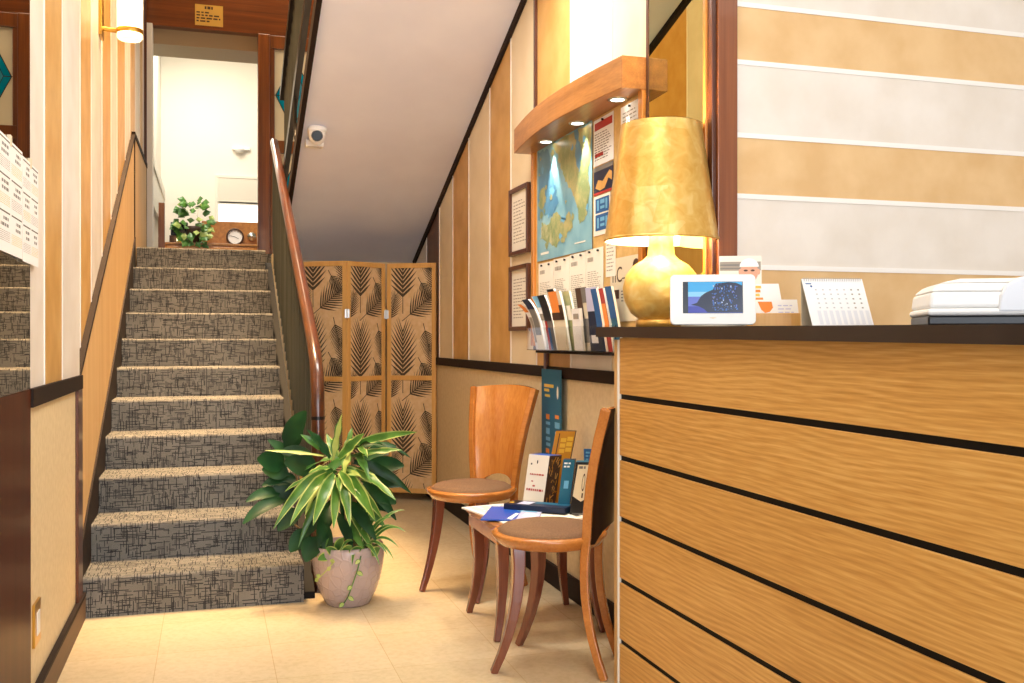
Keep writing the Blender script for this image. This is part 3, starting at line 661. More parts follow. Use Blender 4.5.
# ---- photo card, leaflets in a wooden holder, desk calendar, printer
def on_desk(x, y): return V((x, y, ctop(y)))
c = on_desk(1.515, 2.64); u, nn = frame_axes(-26)
hd = thing('photo_card', 'grey photo print of an elderly person in a white cap, standing behind the display', 'photo', c)
vv = (V((0,0,1)) - nn*.10).normalized(); fn = u.cross(vv); mb = MB(); F = Face2D(mb, c - u*.062, u, vv, fn, .0006); w_, h_ = .124, .215
mb.obox(c - u*.062, u, vv, -fn, w_, h_, .002, 0)
F.rect(.002, w_-.002, h_-.045, h_-.018, 1); F.rect(.002, .06, h_-.030, h_-.026, 2, 1.5); F.rect(.002, .062, h_-.040, h_-.037, 2, 1.5)
F.disc(.088, .166, .026, .034, 3, 2); F.poly([(.088+.028*math.cos(t), .181+.026*math.sin(t)) for t in [math.pi*i/14 for i in range(15)]], 4, 3)
F.disc(.078, .170, .006, .003, 5, 3); F.disc(.098, .170, .006, .003, 5, 3); F.disc(.115, .166, .005, .009, 3, 2.5); F.disc(.061, .166, .004, .009, 3, 2.5)
mb.build('print', ['paper', 'ink_pale', 'grey_print', 'skin', 'paper_white', 'brown_print'], hd)
c = on_desk(1.585, 2.575); u, nn = frame_axes(-27)
lh = thing('leaflet_holder', 'low wooden holder for leaflets between the display and the desk calendar', 'holder', c)
mb = MB(); U0 = -.075
mb.obox(c + u*U0 + nn*.03, u, V((0,0,1)), -nn, .15, .040, .010); mb.obox(c + u*U0 - nn*.03, u, V((0,0,1)), -nn, .15, .055, .010)
mb.obox(c + u*U0 + nn*.02, u, V((0,0,1)), -nn, .15, .008, .05); mb.build('box', ['pine'], lh, bevel=.002)
def leaflet(label, du, dn, w_, h_, lean, art):
    b = c + u*du + nn*dn + V((0,0,.009)); vv = (V((0,0,1)) - nn*.12 + u*lean).normalized(); fn = u.cross(vv).normalized()
    mb = MB(); mb.obox(b, u, vv, -fn, w_, h_, .003, 0); F = Face2D(mb, b, u, vv, fn, .0006); art(F, w_, h_)
    o = mb.build('leaflet', ['paper_white', 'orange_ink', 'lilac', 'ink_pale', 'yellow_ink'], None); tag(o, label, 'leaflet', 'leaflets in the wooden desk holder')
def art_a(F, w_, h_):
    for i in range(7): F.rect(.004, .030 - (i % 3)*.004, h_-.014-.012*i, h_-.006-.012*i, 1 if i % 2 else 4)
    F.lines(w_-.02, w_-.004, .02, h_*.6, 5, 3, .3, 1, .008)
def art_b(F, w_, h_): F.poly([(.012, h_-.006),(.052, h_-.006),(.054, h_-.024),(.044, h_-.036),(.030, h_-.040),(.020, h_-.030)], 1); F.lines(.068, w_-.01, .03, h_-.012, 3, 2, .3, 1, .012)
leaflet('tall white leaflet with a column of orange blocks in the wooden holder', -.045, -.012, .082, .122, -.16, art_a)
leaflet('wide white leaflet with an orange emblem at the front of the wooden holder', -.050, .012, .125, .072, -.10, art_b)
c = on_desk(1.628, 2.335); u, nn = frame_axes(-14)
cal = thing('desk_calendar', 'white spiral bound tent desk calendar between leaflet holder and printer', 'calendar', c)
vv = (V((0,0,1)) - nn*.32 - u*.13).normalized(); fn = u.cross(vv).normalized(); w_, h_ = .168, .138; b = c - u*.075 + nn*.04
mb = MB(); mb.obox(b, u, vv, -fn, w_, h_, .002, 0); F = Face2D(mb, b, u, vv, fn, .0006)
F.rect(.008, .024, h_-.016, h_-.013, 3); F.disc(.022, h_-.022, .003, .003, 3); rr = random.Random(9)
for r in range(5):
    for q in range(7):
        x = .030 + q*.0195; y = h_-.034 - r*.013; F.rect(x, x+.005, y, y+.004, 4 if q < 5 else 1)
for q in range(9): F.rect(.022+q*.0165, .032+q*.0165, .006, .046, 2)
mb.build('page_block', ['paper_white', 'ink_pale', pm('calendar_shade_print', srgb(226, 226, 230), .8), 'blue_ink', pm('calendar_day_print', srgb(200, 198, 198), .8)], cal)
v2 = (V((0,0,1)) + nn*.32 - u*.13).normalized(); mb = MB(); mb.obox(b + vv*h_ - v2*h_*1.02 - fn*.003, u, v2, -fn, w_, h_*1.02, .002); mb.build('easel_back', ['paper_cream'], cal)
mb = MB()
for i in range(26):
    q = b + vv*(h_-.002) + u*(.006 + i*.0062); mb.tube([q + fn*.004*math.cos(t) + vv*.005*math.sin(t) for t in [2*math.pi*k/8 for k in range(9)]], .0007, 5, cap=False)
mb.build('spiral', ['steel'], cal)
c = on_desk(1.655, 1.83); u, nn = frame_axes(-30)
pr = thing('printer', 'white office printer with a chamfered lid over a black base on the counter', 'printer', c)
def PP(a, d_, z): return c + u*a + nn*d_ + V((0,0,z))
def frus(mb, a0, a1, d0, d1, z0, z1, ia, id_, slot=0):
    mb.hexa([PP(a0,d1,z0),PP(a1,d1,z0),PP(a1,d0,z0),PP(a0,d0,z0),PP(a0+ia,d1-id_,z1),PP(a1-ia,d1-id_,z1),PP(a1-ia,d0+id_,z1),PP(a0+ia,d0+id_,z1)], slot)
mb = MB(); frus(mb, -.125, .26, -.14, .09, .001, .022, 0, 0); mb.build('base', ['black'], pr, bevel=.004)
mb = MB(); frus(mb, -.128, .27, -.15, .098, .022, .038, 0.0, 0.0); frus(mb, -.124, .268, -.148, .094, .038, .074, .004, .004); frus(mb, -.120, .264, -.144, .090, .074, .094, .022, .014); frus(mb, -.098, .242, -.13, .076, .094, .104, .045, .02); mb.build('lid', ['white_plastic'], pr, bevel=.009, seg=3)
mb = MB(); mb.prism([PP(a, .100, z) for a, z in ((.015,.030),(.30,.030),(.30,.110),(.085,.110),(.055,.103),(.030,.086),(.020,.066))], -nn*.2); 
F = Face2D(mb, PP(.02,.1005,.03), u, (0,0,1), nn, .0008); F.lines(.064, .12, .046, .054, 1, 1, .7, 1, .006, 0); F.rect(.064, .066, .022, .04, 2); F.rect(.064, .2, .039, .040, 2)
mb.build('side_cover', [pm('cool_white_plastic', srgb(228, 230, 234), .35), 'grey_print', 'ink_pale'], pr, bevel=.004)
mb = MB(); mb.prism([PP(.17,.10,.010),PP(.34,.10,.003),PP(.34,.10,.022),PP(.22,.10,.022)], -nn*.03); mb.build('cutter', ['steel'], pr)

# ================================================================== CHAIRS
def leg_path(p0, p1, bulge, n=8):
    p0, p1, bulge = V(p0), V(p1), V(bulge); return [p0.lerp(p1, t) + bulge*(4*t*(1-t)) for t in [i/(n-1) for i in range(n)]]
def sq_leg(mb, path, w0, w1, d0, d1, slot=0, out=(0,1,0), smooth=False):
    """a leg of rectangular section swept along path; out = direction of its depth"""
    n = len(path); rows = []
    for i, p in enumerate(path):
        t = i/(n-1); tg = (path[min(i+1,n-1)] - path[max(i-1,0)]).normalized(); o = V(out); o = (o - tg*o.dot(tg)).normalized(); s = tg.cross(o)
        ww = w0+(w1-w0)*t; dd = d0+(d1-d0)*t
        rows.append([p + s*ww/2 + o*dd/2, p - s*ww/2 + o*dd/2, p - s*ww/2 - o*dd/2, p + s*ww/2 - o*dd/2])
    vs = [q for r in rows for q in r]
    fs = [(i*4+j, i*4+(j+1)%4, (i+1)*4+(j+1)%4, (i+1)*4+j) for i in range(n-1) for j in range(4)] + [(3,2,1,0), tuple((n-1)*4+k for k in range(4))]
    mb.add(vs, fs, slot, smooth)
def make_chair(label):
    t = thing('dining_chair', label, 'chair', (0,0,0), 0, 'two matching waiting chairs')
    R_ = .207
    mb = MB(); mb.lathe([(.0,.425),(.160,.425),(.185,.432),(R_,.462),(R_,.470),(.194,.474),(.0,.474)], (0,0,0), 48); mb.build('seat_frame', ['ring_wood'], t)
    mb = MB(); mb.lathe([(.0,.502),(.08,.501),(.13,.497),(.165,.489),(.184,.476),(.184,.470)], (0,0,0), 48); mb.build('seat_cushion', ['seat_fabric'], t)
    for s in (-1, 1):
        mb = MB(); sq_leg(mb, leg_path((s*.130,-.080,.44), (s*.163,-.158,0), (s*.004,.032,0)), .052, .026, .046, .024, 0, (s*.5,-1,0)); mb.build('leg', ['chair_leg'], t, bevel=.004)
    # backrest: fan of veneer, concave towards the sitter, with an arch at the foot
    def bp(a, z, off=0):          # a in -1..1 across
        k = max(0, min(1, (z-.44)/.475)); hw = .122 + .066*k**1.15; y = .180 + .078*k**1.9
        x = a*hw; y = y + .030 - .058*a*a + off
        return V((x, y, z))
    cols = 17; rows = 13
    def zb(a, j): 
        lo = .452 + .062*max(0, 1-(a/.80)**2)**.5 if abs(a) < .80 else .452
        hi = .934 - .016*a*a
        return lo + (hi-lo)*j/(rows-1)
    A = [-1+2*i/(cols-1) for i in range(cols)]
    front = [[bp(a, zb(a, j)) for a in A] for j in range(rows)]; back = [[bp(a, zb(a, j), .020) for a in A] for j in range(rows)]
    mb = MB(); mb.grid(front, 0)
    for r1, r2 in ((front[0], back[0]), (back[-1], front[-1])): mb.grid([r1, r2], 1, False)
    for c_ in (0, -1): mb.grid([[r[c_] for r in front], [r[c_] for r in back]], 1, False)
    mb.build('backrest', ['honey', 'ring_wood'], t)
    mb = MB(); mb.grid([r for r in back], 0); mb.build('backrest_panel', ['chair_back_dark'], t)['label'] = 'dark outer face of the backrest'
    for s in (-1, 1):      # each rear leg runs up into the edge of the backrest
        mb = MB(); top = [bp(s*.985, z, .008) for z in (.920, .82, .74, .66, .57, .48)]
        low = leg_path(top[-1], (s*.135, .225, 0), (0, -.032, 0), 8)[1:]
        sq_leg(mb, top + low, .030, .026, .034, .026, 0, (0,1,0)); mb.build('leg', ['ring_wood'], t, bevel=.004)
    return t
def copy_thing(root, **props):
    r = root.copy(); COL.objects.link(r)
    for k, v in props.items(): r[k] = v
    for ch in list(root.children):
        c_ = ch.copy(); COL.objects.link(c_); c_.parent = r
        for g in list(ch.children):
            d_ = g.copy(); COL.objects.link(d_); d_.parent = c_
    return r
ch1 = make_chair('round seated wooden chair closest to the oak counter, seen from behind its back')
ch2 = copy_thing(ch1, label='round seated wooden chair between the side table and the folding screen')
def place(o, x, y, fx, fy): o.location = (x, y, 0); o.rotation_euler = (0, 0, math.atan2(fy, fx) + math.pi/2)
place(ch1, 1.155, 3.348, -.84, .54)
place(ch2, 1.145, 4.41, -.82, -.57)
# ================================================================== SIDE TABLE AND WHAT LIES ON IT
tb = thing('side_table', 'small square honey wood table with curved legs, set between the two chairs', 'table', (1.26, 3.845, 0))
TX0, TX1, TY0, TY1, TZ = 1.03, 1.49, 3.62, 4.07, .445
mb = MB(); mb.box(TX0, TX1, TY0, TY1, TZ-.018, TZ); mb.build('tabletop', ['honey_y'], tb, bevel=.003)
mb = MB(); mb.box(TX0+.012, TX1-.012, TY0+.012, TY1-.012, TZ-.075, TZ-.018); mb.build('apron', ['ring_wood'], tb, bevel=.002)
for sx in (-1, 1):
    for sy in (-1, 1):
        cx_, cy_ = (TX0+TX1)/2, (TY0+TY1)/2
        mb = MB(); sq_leg(mb, leg_path((cx_+sx*.195, cy_+sy*.190, TZ-.02), (cx_+sx*.218, cy_+sy*.213, 0), (-sx*.020, -sy*.020, 0)), .050, .024, .050, .024, 0, (1,0,0)); mb.build('leg', ['chair_leg'], tb, bevel=.004)
def flat(name, label, cat, c, rz_, w_, d_, h, mats, art=None, group=None):
    a = math.radians(rz_); u = V((math.cos(a), math.sin(a), 0)); v = V((-math.sin(a), math.cos(a), 0)); o_ = V(c) - u*w_/2 - v*d_/2
    mb = MB(); mb.obox(o_, u, v, (0,0,1), w_, d_, h, 0)
    if art: art(Face2D(mb, o_ + V((0,0,h)), u, v, (0,0,1), .0006), w_, d_)
    return tag(mb.build(name, mats), label, cat, group)
MAGS = 'magazines lying on the side table'
def m1(F, w_, d_): F.lines(.02, w_-.02, .02, d_-.02, 7, 1, .3, 1, .03)
def m2(F, w_, d_):
    F.rect(.0, w_, .0, d_*.38, 2); F.poly([(.05,.02),(.12,.01),(.16,.06),(.09,.07)], 3, 2); F.poly([(.0,.10),(.14,.085),(.15,.10),(.02,.12)], 3, 2); F.poly([(.17,.02),(.20,.015),(.205,.10),(.19,.10)], 1, 2)
def m3(F, w_, d_): F.lines(.02, w_-.02, d_-.05, d_-.02, 1, 1, .8, 1, .05); F.rect(.02, .09, .02, .08, 2); F.lines(.1, w_-.02, .02, .09, 3, 3, .3, 1, .02)
flat('magazine', 'white magazine at the far edge of the side table by the round seated chair', 'magazine', (1.155, 3.955, TZ), 12, .27, .20, .006, ['paper_white', 'ink_pale'], m1, MAGS)
flat('magazine', 'open white paper lying along the counter side of the small table', 'magazine', (1.24, 3.74, TZ), -84, .22, .36, .005, ['paper', 'ink', 'ink_pale', 'red_ink'], m3, MAGS)
flat('magazine', 'blue and white magazine lying across the front edge of the small table', 'magazine', (1.16, 3.80, TZ+.0062), 66, .30, .22, .005, ['royal', 'skyblue', 'lilac', 'paper_white'], m2, MAGS)
def m4(F, w_, d_): F.rect(.002, .035, .006, d_-.006, 1); F.rect(.05, .105, .02, d_-.016, 2); F.rect(.11, w_-.01, d_*.5, d_-.006, 3); F.rect(.008, .028, .03, .05, 4, 2)
flat('book', 'slim teal and navy book lying on the magazines in front of the boxes', 'book', (1.285, 3.850, TZ+.0115), -42, .27, .105, .022, ['navy', 'black', 'lilac', 'teal_ink', 'gold_yellow'], m4)
BX = 'printed boxes standing on the side table'
def upright(name, label, cat, c, rz_, w_, d_, h, lean, mats, art_f=None, art_s=None, group=None, slots=(0,1,2)):
    """a standing box: front face towards -Y turned by rz_, leaning back"""
    a = math.radians(rz_); u = V((math.cos(a), math.sin(a), 0)); n_ = V((math.sin(a), -math.cos(a), 0))
    vv = (V((0,0,1)) - n_*lean[0] + u*lean[1]).normalized(); fn = u.cross(vv).normalized()
    o_ = V(c) - u*w_/2 + n_*d_/2; mb = MB(); P0 = [o_, o_+u*w_, o_+u*w_-fn*d_, o_-fn*d_]; P1 = [p + vv*h for p in P0]
    if lean[0] and False: pass
    mb.add(P0+P1, [(3,2,1,0)], slots[0]); mb.add(P0+P1, [(4,5,6,7)], slots[2]); mb.add(P0+P1, [(0,1,5,4)], slots[0]); mb.add(P0+P1, [(1,2,6,5)], slots[1]); mb.add(P0+P1, [(2,3,7,6)], slots[0]); mb.add(P0+P1, [(3,0,4,7)], slots[1])
    if art_f: art_f(Face2D(mb, o_, u, vv, fn, .0006), w_, h)
    if art_s: art_s(Face2D(mb, o_+u*w_, -fn, vv, u, .0006), d_, h)
    return tag(mb.build(name, mats), label, cat, group)
def wb_f(F, w_, h):
    rr = random.Random(4)
    F.lines(.018, w_-.016, h*.60, h*.66, 1, 2, .5, 1, .008, 0, rr); F.rect(.03, .040, h*.49, h*.51, 2); F.rect(.04, .052, h*.40, h*.43, 2); F.lines(.010, w_-.012, h*.30, h*.37, 1, 2, .6, 1, .009, 0, rr)
    F.disc(.022, .018, .010, .008, 3); F.disc(.052, .018, .010, .008, 3); F.disc(.05, h-.03, .003, .008, 3); F.disc(.02, h-.04, .004, .004, 3)
def brown_art(F, w_, h):
    rr = random.Random(8)
    for i in range(42):
        x = rr.uniform(.004, w_-.012); y = rr.uniform(.008, h-.02); l_ = rr.uniform(.008, .026); a = rr.uniform(.2, 2.6); dx, dy = math.cos(a)*l_, math.sin(a)*l_
        q = clip_poly([(x, y), (x+.005, y-.002), (x+dx+.004, y+dy), (x+dx, y+dy+.003)], .001, w_-.001, .001, h-.001)
        if len(q) > 2: F.poly(q, rr.choice([4, 4, 5, 3]), 1+rr.random())
upright('book_box', 'white box with reddish lettering and a brown patterned side, leaning on the side table', 'box', (1.326, 3.982, TZ), -56, .108, .085, .225, (.05, .13), ['paper', 'brown_print', 'red_ink', 'black', 'pine', 'amber', 'royal'], wb_f, brown_art, BX, (0, 1, 6))
def am(F, w_, h):
    for i in range(3): F.rect(w_*.34, w_*.62, h*.70+i*.024, h*.70+i*.024+.018, 3); F.rect(w_*.66, w_*.95, h*.72+i*.024, h*.72+i*.024+.018, 3)
    F.rect(w_*.20, w_*.25, .01, h-.01, 2); F.rect(w_*.4, w_*.43, .01, h*.4, 2)
upright('book_box', 'amber and yellow box rising behind the white box on the side table', 'box', (1.412, 4.050, TZ), -30, .085, .030, .320, (-.04, .20), ['amber', 'brown_print', 'brown_print', 'gold_yellow'], lambda F, w_, h: [None, am(Face2D(F.mb, F.o, F.u, F.v, F.n, F.eps), w_, h)][0], None, BX, (0, 1, 1))
def bk_f(F, w_, h):
    F.poly([(w_*.04,h*.36),(w_*.40,h*.26),(w_*.98,h*.42),(w_*.98,h*.95),(w_*.10,h*.95)], 2); F.disc(w_*.42, h*.62, .006, .036, 3, 2); F.disc(w_*.42, h*.62, .004, .028, 2, 2.4); F.lines(w_*.16, w_*.5, h*.86, h*.92, 1, 4, .8, 2, .012); F.rect(w_*.62, w_*.66, h*.46, h*.86, 4, 2); F.rect(w_*.40, w_*.46, h*.33, h*.42, 3, 2); F.rect(w_*.1, w_*.95, .006, .010, 4, 2)
def bk_s(F, w_, h): pass
upright('book_box', 'black and teal box with a pale label, beside the white box on the side table', 'box', (1.432, 3.745, TZ+.002), -26, .095, .065, .215, (.02, .12), ['black', 'teal_ink', 'paper_cream', 'brown_print', 'grey_print'], bk_f, None, BX, (0, 1, 1))
def tl(F, w_, h): F.rect(.004, w_-.003, .004, .028, 2); F.rect(w_*.3, w_*.7, h*.45, h*.6, 3); F.lines(.006, w_-.006, h-.035, h-.008, 2, 2, .5, 1, .01)
upright('book_box', 'narrow teal box with a small white label, between the patterned and the black boxes', 'box', (1.385, 3.835, TZ+.002), -26, .048, .05, .215, (.02, .12), ['teal_ink', 'navy', 'paper_white', 'skyblue'], tl, None, BX, (0, 1, 1))
def bc(F, w_, h): F.lines(.008, w_-.008, h-.05, h-.008, 3, 1, .5, 1, .014)
upright('card', 'small dark blue card standing up behind the black and teal box', 'card', (1.492, 3.800, TZ+.002), -32, .058, .006, .255, (0, 0), ['blue_ink', 'skyblue'], bc, None, None, (0, 0, 0))

# ================================================================== NOTICE BOARD, CANOPY, PAPERS
XN = 1.522
nb = thing('notice_board', 'notice board framed by slim honey wood posts under a curved wooden canopy with spotlights', 'board', (XR, 3.99, 1.1))
mb = MB(); mb.box(XN, XR-.0035, 3.345, 4.63, 1.12, 2.07); mb.build('panel', [mottled('board_cork', srgb(206, 164, 96), srgb(220, 182, 118), 30, .8)], nb)
for y in (3.33, 4.605): 
    mb = MB(); mb.box(XN-.016, XR-.0035, y, y+.036, 1.12, 2.07); mb.build('post', ['honey'], nb, bevel=.003)
mb = MB(); n = 14; ys = [3.325 + (4.66-3.325)*i/n for i in range(n+1)]
fx = [1.425 - .055*math.sin(math.pi*i/n) for i in range(n+1)]
mb.prism([(XR-.0035, ys[-1], 2.062), (XR-.0035, ys[0], 2.062)] + [(x, y, 2.062) for x, y in zip(fx, ys)], (0,0,.118)); mb.build('canopy', ['honey_y'], nb, bevel=.003)
for y in (4.33, 3.92, 3.49):
    x = 1.478; sp_ = MB(); sp_.lathe([(.0,2.0585),(.026,2.0585)], (x,y,0), 20, 1); sp_.lathe([(.026,2.058),(.036,2.056),(.038,2.062)], (x,y,0), 20, 0)
    sp_.build('spotlight', ['steel', 'spot_lens'], nb)
    l = bpy.data.lights.new('spot_beam', 'SPOT'); l.energy = 18; l.color = (1, .92, .76); l.spot_size = math.radians(58); l.spot_blend = .5; l.shadow_soft_size = .012
    lo = bpy.data.objects.new('spot_beam', l); COL.objects.link(lo); lo.location = (x, y, 2.050); lo.rotation_euler = (0, math.radians(-3), 0)
def wall_sheet(name, label, cat, y1, y0, z0, z1, mats, art, group=None, x=XN-.002, tilt=0.0, pins=0):
    """a sheet on the right wall; y1 far edge, y0 near edge"""
    w_, h_ = y1-y0, z1-z0; u = V((0,-1,tilt)).normalized(); v = V((0,tilt,1)).normalized(); mb = MB(); o_ = V((x, y1, z0))
    mb.obox(o_, u, v, (-1,0,0), w_, h_, .0008, 0); F = Face2D(mb, o_ + V((-.0008,0,0)), u, v, (-1,0,0), .0007); art(F, w_, h_)
    if pins:
        t = thing(name, label, cat, (x, (y0+y1)/2, z0), 0, group); mb.build('sheet', mats, t)
        for k in range(pins):
            a = w_*(k+.5)/pins; q = F.p(a, h_-.012, 1); mp = MB(); mp.tube([q, q+V((-.008,0,0))], [.004,.005], 8); mp.build('pin', ['black'], t)
        return t
    return tag(mb.build(name, mats), label, cat, group)
def mk_map():
    m, nt, b = newmat('relief_map_print'); L = nt.links.new
    mp = coords(nt, (1, 1, 1), False); n = N(nt, 'ShaderNodeTexNoise'); n.inputs['Scale'].default_value = 5; n.inputs['Detail'].default_value = 8; n.inputs['Roughness'].default_value = .7; L(mp.outputs[0], n.inputs['Vector'])
    r = ramp(nt, [(.30, srgb(190, 162, 106)), (.42, srgb(184, 178, 124)), (.55, srgb(132, 152, 104)), (.70, srgb(212, 202, 160))]); L(n.outputs['Fac'], r.inputs[0]); L(r.outputs[0], b.inputs['Base Color']); setin(b, 'Roughness', .35); return m
M['map_land'] = mk_map()
M['map_sea'] = mottled('map_sea_print', srgb(112, 168, 190), srgb(150, 196, 208), 6, .35)
M['map_deep'] = mottled('map_deep_sea_print', srgb(70, 130, 170), srgb(104, 160, 188), 6, .35)
def jag(poly, amp, seed, n=6):
    r = random.Random(seed); out = []
    for i in range(len(poly)):
        a, b = poly[i], poly[(i+1) % len(poly)]
        for k in range(n): t = k/n; out.append((a[0]+(b[0]-a[0])*t + r.uniform(-amp, amp), a[1]+(b[1]-a[1])*t + r.uniform(-amp, amp)))
    return [(max(.001, min(MW-.001, x)), max(.001, min(MH-.001, y))) for x, y in out]
MW, MH = .722, .535
def map_art(F0, w_, h_):
    class F:
        k = 0
        @staticmethod
        def poly(p, slot, k=1): F.k += 1; F0.poly(jag(p, .011, F.k), slot, k)
        disc = staticmethod(lambda a, b, ra, rb, slot, k=1: F0.poly(jag([(a+ra*math.cos(t), b+rb*math.sin(t)) for t in (0, 1, 2, 3, 4, 5)], .008, int(a*999)), slot, k))
        rect = staticmethod(F0.rect)
    rq = random.Random(77)
    for i in range(26):
        a, b, q = rq.uniform(.05, .95)*w_, rq.uniform(.1, .95)*h_, rq.uniform(.008, .022); F0.poly(jag([(a-q, b), (a, b-q), (a+q*1.3, b), (a, b+q)], .006, i, 3), rq.choice([1, 1, 2]), 2.4)
    F.poly([(w_*.02,h_*.98),(w_*.22,h_*.98),(w_*.30,h_*.80),(w_*.36,h_*.62),(w_*.42,h_*.45),(w_*.30,h_*.36),(w_*.14,h_*.42),(w_*.02,h_*.36)], 3)
    F.poly([(w_*.30,h_*.99),(w_*.99,h_*.99),(w_*.99,h_*.72),(w_*.93,h_*.60),(w_*.97,h_*.45),(w_*.92,h_*.28),(w_*.80,h_*.22),(w_*.76,h_*.38),(w_*.66,h_*.52),(w_*.56,h_*.62),(w_*.46,h_*.78),(w_*.38,h_*.90)], 1)
    F.poly([(w_*.10,h_*.34),(w_*.24,h_*.30),(w_*.34,h_*.40),(w_*.48,h_*.32),(w_*.62,h_*.34),(w_*.68,h_*.22),(w_*.56,h_*.14),(w_*.40,h_*.10),(w_*.22,h_*.14),(w_*.08,h_*.20)], 1, 1.5)
    F.poly([(w_*.05,h_*.62),(w_*.14,h_*.66),(w_*.17,h_*.52),(w_*.10,h_*.44),(w_*.04,h_*.50)], 1, 1.6)
    F.disc(w_*.30, h_*.58, w_*.05, h_*.045, 2, 2); F.disc(w_*.52, h_*.30, w_*.05, h_*.03, 2, 2.2); F.poly([(w_*.70,h_*.99),(w_*.78,h_*.99),(w_*.84,h_*.74),(w_*.80,h_*.62),(w_*.74,h_*.78)], 3, 2)
    F.rect(w_*.08, w_*.24, h_*.05, h_*.07, 4, 2); F.rect(w_*.72, w_*.9, h_*.07, h_*.08, 4, 2)
mp_ = wall_sheet('map', 'large blue and green relief map hanging under the spotlit wooden canopy', 'map', 4.575, 3.853, 1.527, 2.062, ['map_sea', 'map_land', 'skyblue', 'map_deep', 'paper'], map_art, x=XN-.004)
rr_ = random.Random(21)
def col_art(seed):
    def f(F, w_, h_):
        r = random.Random(seed); F.lines(.02, w_*.5, h_-.06, h_-.03, 1, 1, .6, 1, .012, .3, r); F.lines(.02, w_-.02, .05, h_-.09, 22, 1, .30, 1, .022, .35, r); F.lines(.02, w_*.6, .015, .04, 1, 1, .5, 1, .02, .3, r)
    return f
GS = 'cream printed sheets pinned in a row under the map'
for k, (ya, yb, where) in enumerate([(4.56,4.345,'first from the far post, below the map'), (4.342,4.13,'second from the far post, below the map'), (4.127,3.93,'third from the far post, below the map'), (3.927,3.735,'nearest the gold lamp, below the map')]):
    wall_sheet('notice_sheet', 'cream printed sheet ' + where, 'paper', ya, yb, 1.20, 1.515+.004*k, ['paper', 'ink_pale', 'ink'], col_art(30+k), GS, pins=2)
def sched(F, w_, h_): F.rect(.01, w_-.01, h_-.045, h_-.014, 2); F.lines(.012, w_-.012, .02, h_-.055, 11, 1, .3, 1, .02, .3, random.Random(2)); F.rect(.015, w_*.5, .035, .05, 2)
wall_sheet('notice_sheet', 'white timetable sheet with a red heading, beside the map', 'paper', 3.838, 3.628, 1.862, 2.052, ['paper_white', 'ink', 'red_ink'], sched, pins=1)
def dark(F, w_, h_):
    F.rect(0, w_, h_-.018, h_, 1); F.poly([(.02,.03),(.05,.06),(.10,.05),(.17,.085),(w_-.01,.075),(w_-.01,.04),(.16,.055),(.12,.02),(.07,.015)], 2); F.rect(0, w_, 0, .010, 3)
wall_sheet('poster', 'dark blue poster with a pale coastline, under the red headed timetable', 'poster', 3.838, 3.632, 1.742, 1.857, ['navy', 'grey_print', 'pine', 'red_ink'], dark)
def blue(F, w_, h_):
    F.rect(.02, w_-.012, h_*.56, h_*.93, 1); F.rect(.02, w_-.012, h_*.12, h_*.52, 1)
    for z in (.62, .18): F.rect(.04, .06, h_*z, h_*(z+.26), 2, 2); F.rect(.075, .12, h_*z+.005, h_*(z+.10), 2, 2); F.rect(.075, .12, h_*(z+.16), h_*(z+.26), 2, 2); F.rect(.13, .15, h_*z, h_*(z+.26), 2, 2)
wall_sheet('poster', 'white poster with two blue blocks, behind the edge of the gold lamp shade', 'poster', 3.838, 3.66, 1.576, 1.738, ['paper', 'blue_ink', 'skyblue'], blue)
wall_sheet('notice_sheet', 'small grey printed slip under the lamp shade, beside the row of cream sheets', 'paper', 3.705, 3.605, 1.40, 1.57, ['paper', 'ink_pale', 'ink'], lambda F, w_, h_: F.lines(.01, w_-.01, .02, h_-.02, 9, 1, .3, 1, .014), x=XN-.003)
def hc(F, w_, h_): text_into(F, 'nC', .02, h_*.62, .085, 1, 1); F.rect(.12, .20, h_*.66, h_*.68, 1); F.disc(.25, h_*.84, .03, .025, 2); F.rect(.01, .09, h_*.36, h_*.50, 2); F.lines(.11, w_-.02, h_*.3, h_*.5, 4, 3, .3)
wall_sheet('poster', 'cream poster with large serif letters, half hidden by the round gold lamp base', 'poster', 3.66, 3.368, 1.22, 1.468, ['paper_cream', 'brown_print', 'brown_print', 'ink'], hc)
wall_sheet('notice_sheet', 'white typed sheet by the near post, above the gold lamp shade', 'paper', 3.555, 3.37, 1.86, 2.045, ['paper_white', 'ink_pale'], lambda F, w_, h_: F.lines(.02, w_-.02, .02, h_-.02, 10, 1, .3, 1, .02), pins=1)
# ---- two framed certificates
for z0, z1, lb in ((1.590, 1.942, 'upper of two narrow brown framed certificates beside the map'), (1.196, 1.535, 'lower of two narrow brown framed certificates, partly behind the brochures')):
    t = thing('framed_certificate', lb, 'frame', (XR, 4.90, z0), 0, 'framed certificates on the striped wall')
    ya, yb, x = 5.068, 4.742, XR-.0035; mb = MB(); fw = .022
    for a in ((ya-fw, ya, z0, z1), (yb, yb+fw, z0, z1), (yb+fw, ya-fw, z0, z0+fw), (yb+fw, ya-fw, z1-fw, z1)): mb.box(x-.020, x, a[0], a[1], a[2], a[3])
    mb.build('frame', ['dark_trim_z'], t, bevel=.002)
    mb = MB(); mb.box(x-.006, x-.001, yb+fw, ya-fw, z0+fw, z1-fw, 0); F = Face2D(mb, (x-.006, ya-fw, z0+fw), (0,-1,0), (0,0,1), (-1,0,0), .0007)
    F.lines(.03, ya-yb-2*fw-.03, .04, z1-z0-2*fw-.04, 13, 1, .3, 1, .03, .4); mb.build('document', ['paper', 'ink_pale'], t)
